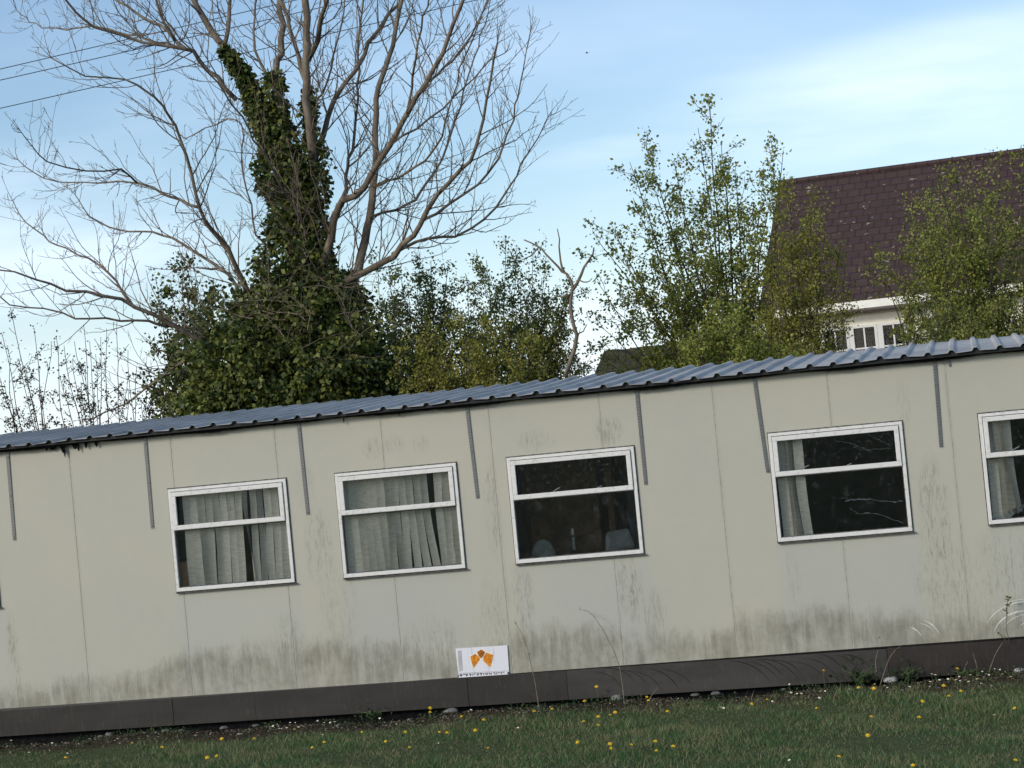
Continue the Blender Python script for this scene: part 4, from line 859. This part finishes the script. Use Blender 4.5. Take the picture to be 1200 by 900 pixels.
for px, py in [(260, 866), (298, 866), (77, 888), (366, 876), (504, 830), (541, 840), (515, 858), (524, 859), (567, 844), (424, 858), (475, 858), (155, 871), (190, 876), (557, 856), (243, 888), (254, 886), (380, 870), (480, 876), (452, 869), (572, 877),
               (699, 805), (782, 834), (758, 817), (760, 821), (677, 870), (715, 872), (716, 877), (740, 873), (768, 869), (769, 880), (789, 875), (965, 786), (1006, 806), (1024, 807), (1122, 784), (1106, 804), (1126, 810), (1081, 822), (1077, 841), (1021, 840), (957, 830), (983, 887), (1190, 891), (899, 820), (701, 840), (685, 822), (626, 834), (647, 831), (721, 835), (684, 846), (701, 850), (1189, 830), (1017, 862), (1070, 897), (715, 838), (881, 825), (1112, 816), (504, 835)]:
    flower('dandelion', px, py, .065)
for px, py in [(61, 871), (77, 871), (34, 882), (320, 851), (325, 849), (330, 854), (340, 847), (346, 847), (350, 852), (336, 853), (372, 845), (380, 847), (387, 847), (392, 846), (345, 855), (445, 842), (514, 871), (552, 832), (695, 825), (845, 829), (848, 830), (927, 812), (934, 813), (939, 813), (967, 810), (925, 802), (1092, 790), (1096, 791), (1101, 797), (1111, 796), (1124, 793), (1137, 791), (1145, 796), (1151, 787), (1159, 791), (1165, 784), (1172, 785), (1125, 798), (1165, 838), (1193, 787), (1025, 802), (1040, 806), (925, 891), (607, 853), (1120, 797), (1066, 805), (13, 868), (79, 883), (138, 866), (1175, 790), (1185, 793), (1150, 801), (1090, 799), (1135, 799), (905, 822), (960, 818)]:
    flower('daisy', px, py, .035)
# stones
def stone(px, py, w_, h_, mat, lab):
    p = on_ground(px, py, .0)
    if p[1] > -.1: p[1] = -.1; p[0] = at(px, py, -.1)[0]
    p[2] = 0; m = MB(); V = []; n1, n2 = 7, 10; sd_ = rng.uniform(0, 9)
    for i in range(1, n1):
        th = math.pi*i/n1
        for j in range(n2):
            ph = 2*math.pi*j/n2; q = 1+.16*math.sin(3*ph+sd_+th*2)+.1*math.sin(5*ph+sd_*2)
            V.append((p[0]+w_/2*math.sin(th)*math.cos(ph)*q, p[1]+w_*.4*math.sin(th)*math.sin(ph)*q, p[2]+h_*.3+h_*.7*math.cos(th)*q*(1 if th < 1.6 else .5)))
    V.append((p[0], p[1], p[2]+h_*1.0)); V.append((p[0], p[1], p[2]-.01)); t_, b_ = len(V)-2, len(V)-1
    f = [(i*n2+j, i*n2+(j+1) % n2, (i+1)*n2+(j+1) % n2, (i+1)*n2+j) for i in range(n1-2) for j in range(n2)]+[(t_, (j+1) % n2, j) for j in range(n2)]+[(b_, (n1-2)*n2+j, (n1-2)*n2+(j+1) % n2) for j in range(n2)]
    tag(m.add(V, f).build('stone', MT[mat], smooth=True), lab, 'stone', 'stones along the cabin skirting')
stone(1043, 791, .13, .05, 'stonelight', 'largest pale stone, at the seam between the scuffed and dark skirt boards')
stone(1195, 785, .11, .05, 'stonelight', 'whitish stone by the dark skirt board at the right edge')
stone(724, 820, .11, .06, 'stone', 'rounded grey stone at the foot of the tall arched dry stem')
stone(127, 857, .08, .04, 'stone', 'small grey stone below the left blind window, nearest the left corner')
for px, py, w_ in [(195, 858, .10), (213, 856, .07), (118, 858, .06), (155, 862, .05), (262, 850, .08), (300, 848, .07), (528, 834, .14), (632, 828, .05), (815, 811, .08), (838, 809, .09), (918, 803, .05)]:
    stone(px, py, w_, w_*.32, 'stone', 'small flat grey stone lying in the bare strip below the skirting')
# weeds and dry stems against the wall
def stem_thing(name, lab, cat, paths, mat='drystem', leaves_=None, group=None, lm='weed'):
    c = at(*paths[0][-1], -.16); t = thing(name, (c[0], -.16, 0), lab, cat, group); m = MB()
    for pth in paths:
        P = np.array([at(x, y, -.10-.03*i) for i, (x, y) in enumerate(pth)])
        if pth is paths[0]: P[-1][2] = 0
        m.tube(smooth_path(P, .03), np.linspace(.0022, .0038, len(smooth_path(P, .03))), 5)
    m.build('stem', MT[mat], t)
    if leaves_:
        L_ = []
        for x, y, n_, s_ in leaves_: L_.append(leaves(at(x, y, -.13)+rng.normal(0, .006, (n_, 3)), s_, .6))
        quads_np('leaves', np.concatenate(L_), MT[lm], t)
D = 'dry stems standing against the skirting'
stem_thing('dry_stem', 'tall arched dry stem leaning left, right of the dark window without blinds', 'dry stem', [[(679, 714), (690, 717), (700, 728), (712, 748), (724, 775), (729, 800), (731, 820)]], 'drystem', [(679+t*8, 714+t*t*2.2, 2, .012) for t in range(6)], D, 'sparseleaf')
stem_thing('dry_stem', 'thin dry stem just right of the white sign board', 'dry stem', [[(603, 728), (610, 740), (617, 756), (622, 778), (627, 800), (631, 824)]], 'drystem', [(604+t*4, 730+t*9, 2, .012) for t in range(5)], D, 'sparseleaf')
stem_thing('dry_stem', 'pale leaning stalk in front of the seam beside the dark skirt board', 'dry stem', [[(1056, 756), (1043, 770), (1030, 785)], [(1029, 762), (1026, 775), (1027, 788)]], 'drystem', None, D)
stem_thing('dry_stem', 'short pale stalk slanting right by the scuffed skirt board', 'dry stem', [[(771, 806), (765, 813), (760, 820)]], 'drystem', None, D)
stem_thing('dry_stem', 'slanting pale stalk below the leafy weed at the right edge', 'dry stem', [[(1175, 753), (1166, 768), (1156, 784)], [(1140, 765), (1144, 778), (1145, 790)], [(1134, 775), (1131, 782), (1129, 790)]], 'drystem', None, D)
stem_thing('leafy_weed', 'thin weed with small dark round leaves before the pale arc scuffs', 'weed', [[(1181, 702), (1180, 715), (1179, 735), (1182, 750), (1180, 770), (1182, 788)], [(1169, 741), (1176, 748), (1180, 756)]], 'bark_dark', [(1181, 701, 10, .035), (1183, 709, 8, .032), (1179, 714, 6, .026), (1179, 722, 5, .022), (1171, 741, 4, .02), (1174, 745, 4, .02), (1177, 748, 5, .022)], None, 'ivy')
def clump(px, py, n_, w_, h_, lab):
    p = on_ground(px, py, 0); p[1] = min(p[1], -.14); p[2] = 0; P = p+np.stack([rng.normal(0, w_, n_), rng.normal(0, .03, n_), rng.gamma(2, h_/3, n_)], 1)
    t = thing('weed_clump', tuple(p), lab, 'weed', 'weed clumps at the skirting'); m = MB()
    for _ in range(9): m.tube([p, p+np.array([rng.normal(0, w_*.5), rng.normal(0, .015), h_*.5]), p+np.array([rng.normal(0, w_), rng.normal(0, .03), h_])], [.003, .0025, .0015], 4)
    m.build('stems', MT['stem'], t); quads_np('leaves', leaves(P, .045, .5, .1, np.array([0, 0, .6])), MT['weed'], t)
clump(1012, 797, 120, .10, .13, 'bushy green weed before the scuffed skirt board, left of the pale stone')
clump(1066, 794, 60, .07, .12, 'feathery green weed before the dark skirt board, right of the pale stone')
clump(445, 838, 40, .09, .07, 'low weed tuft below the second blind window')
clump(1130, 790, 50, .08, .07, 'low weed tuft by the dark skirt board among the daisies')
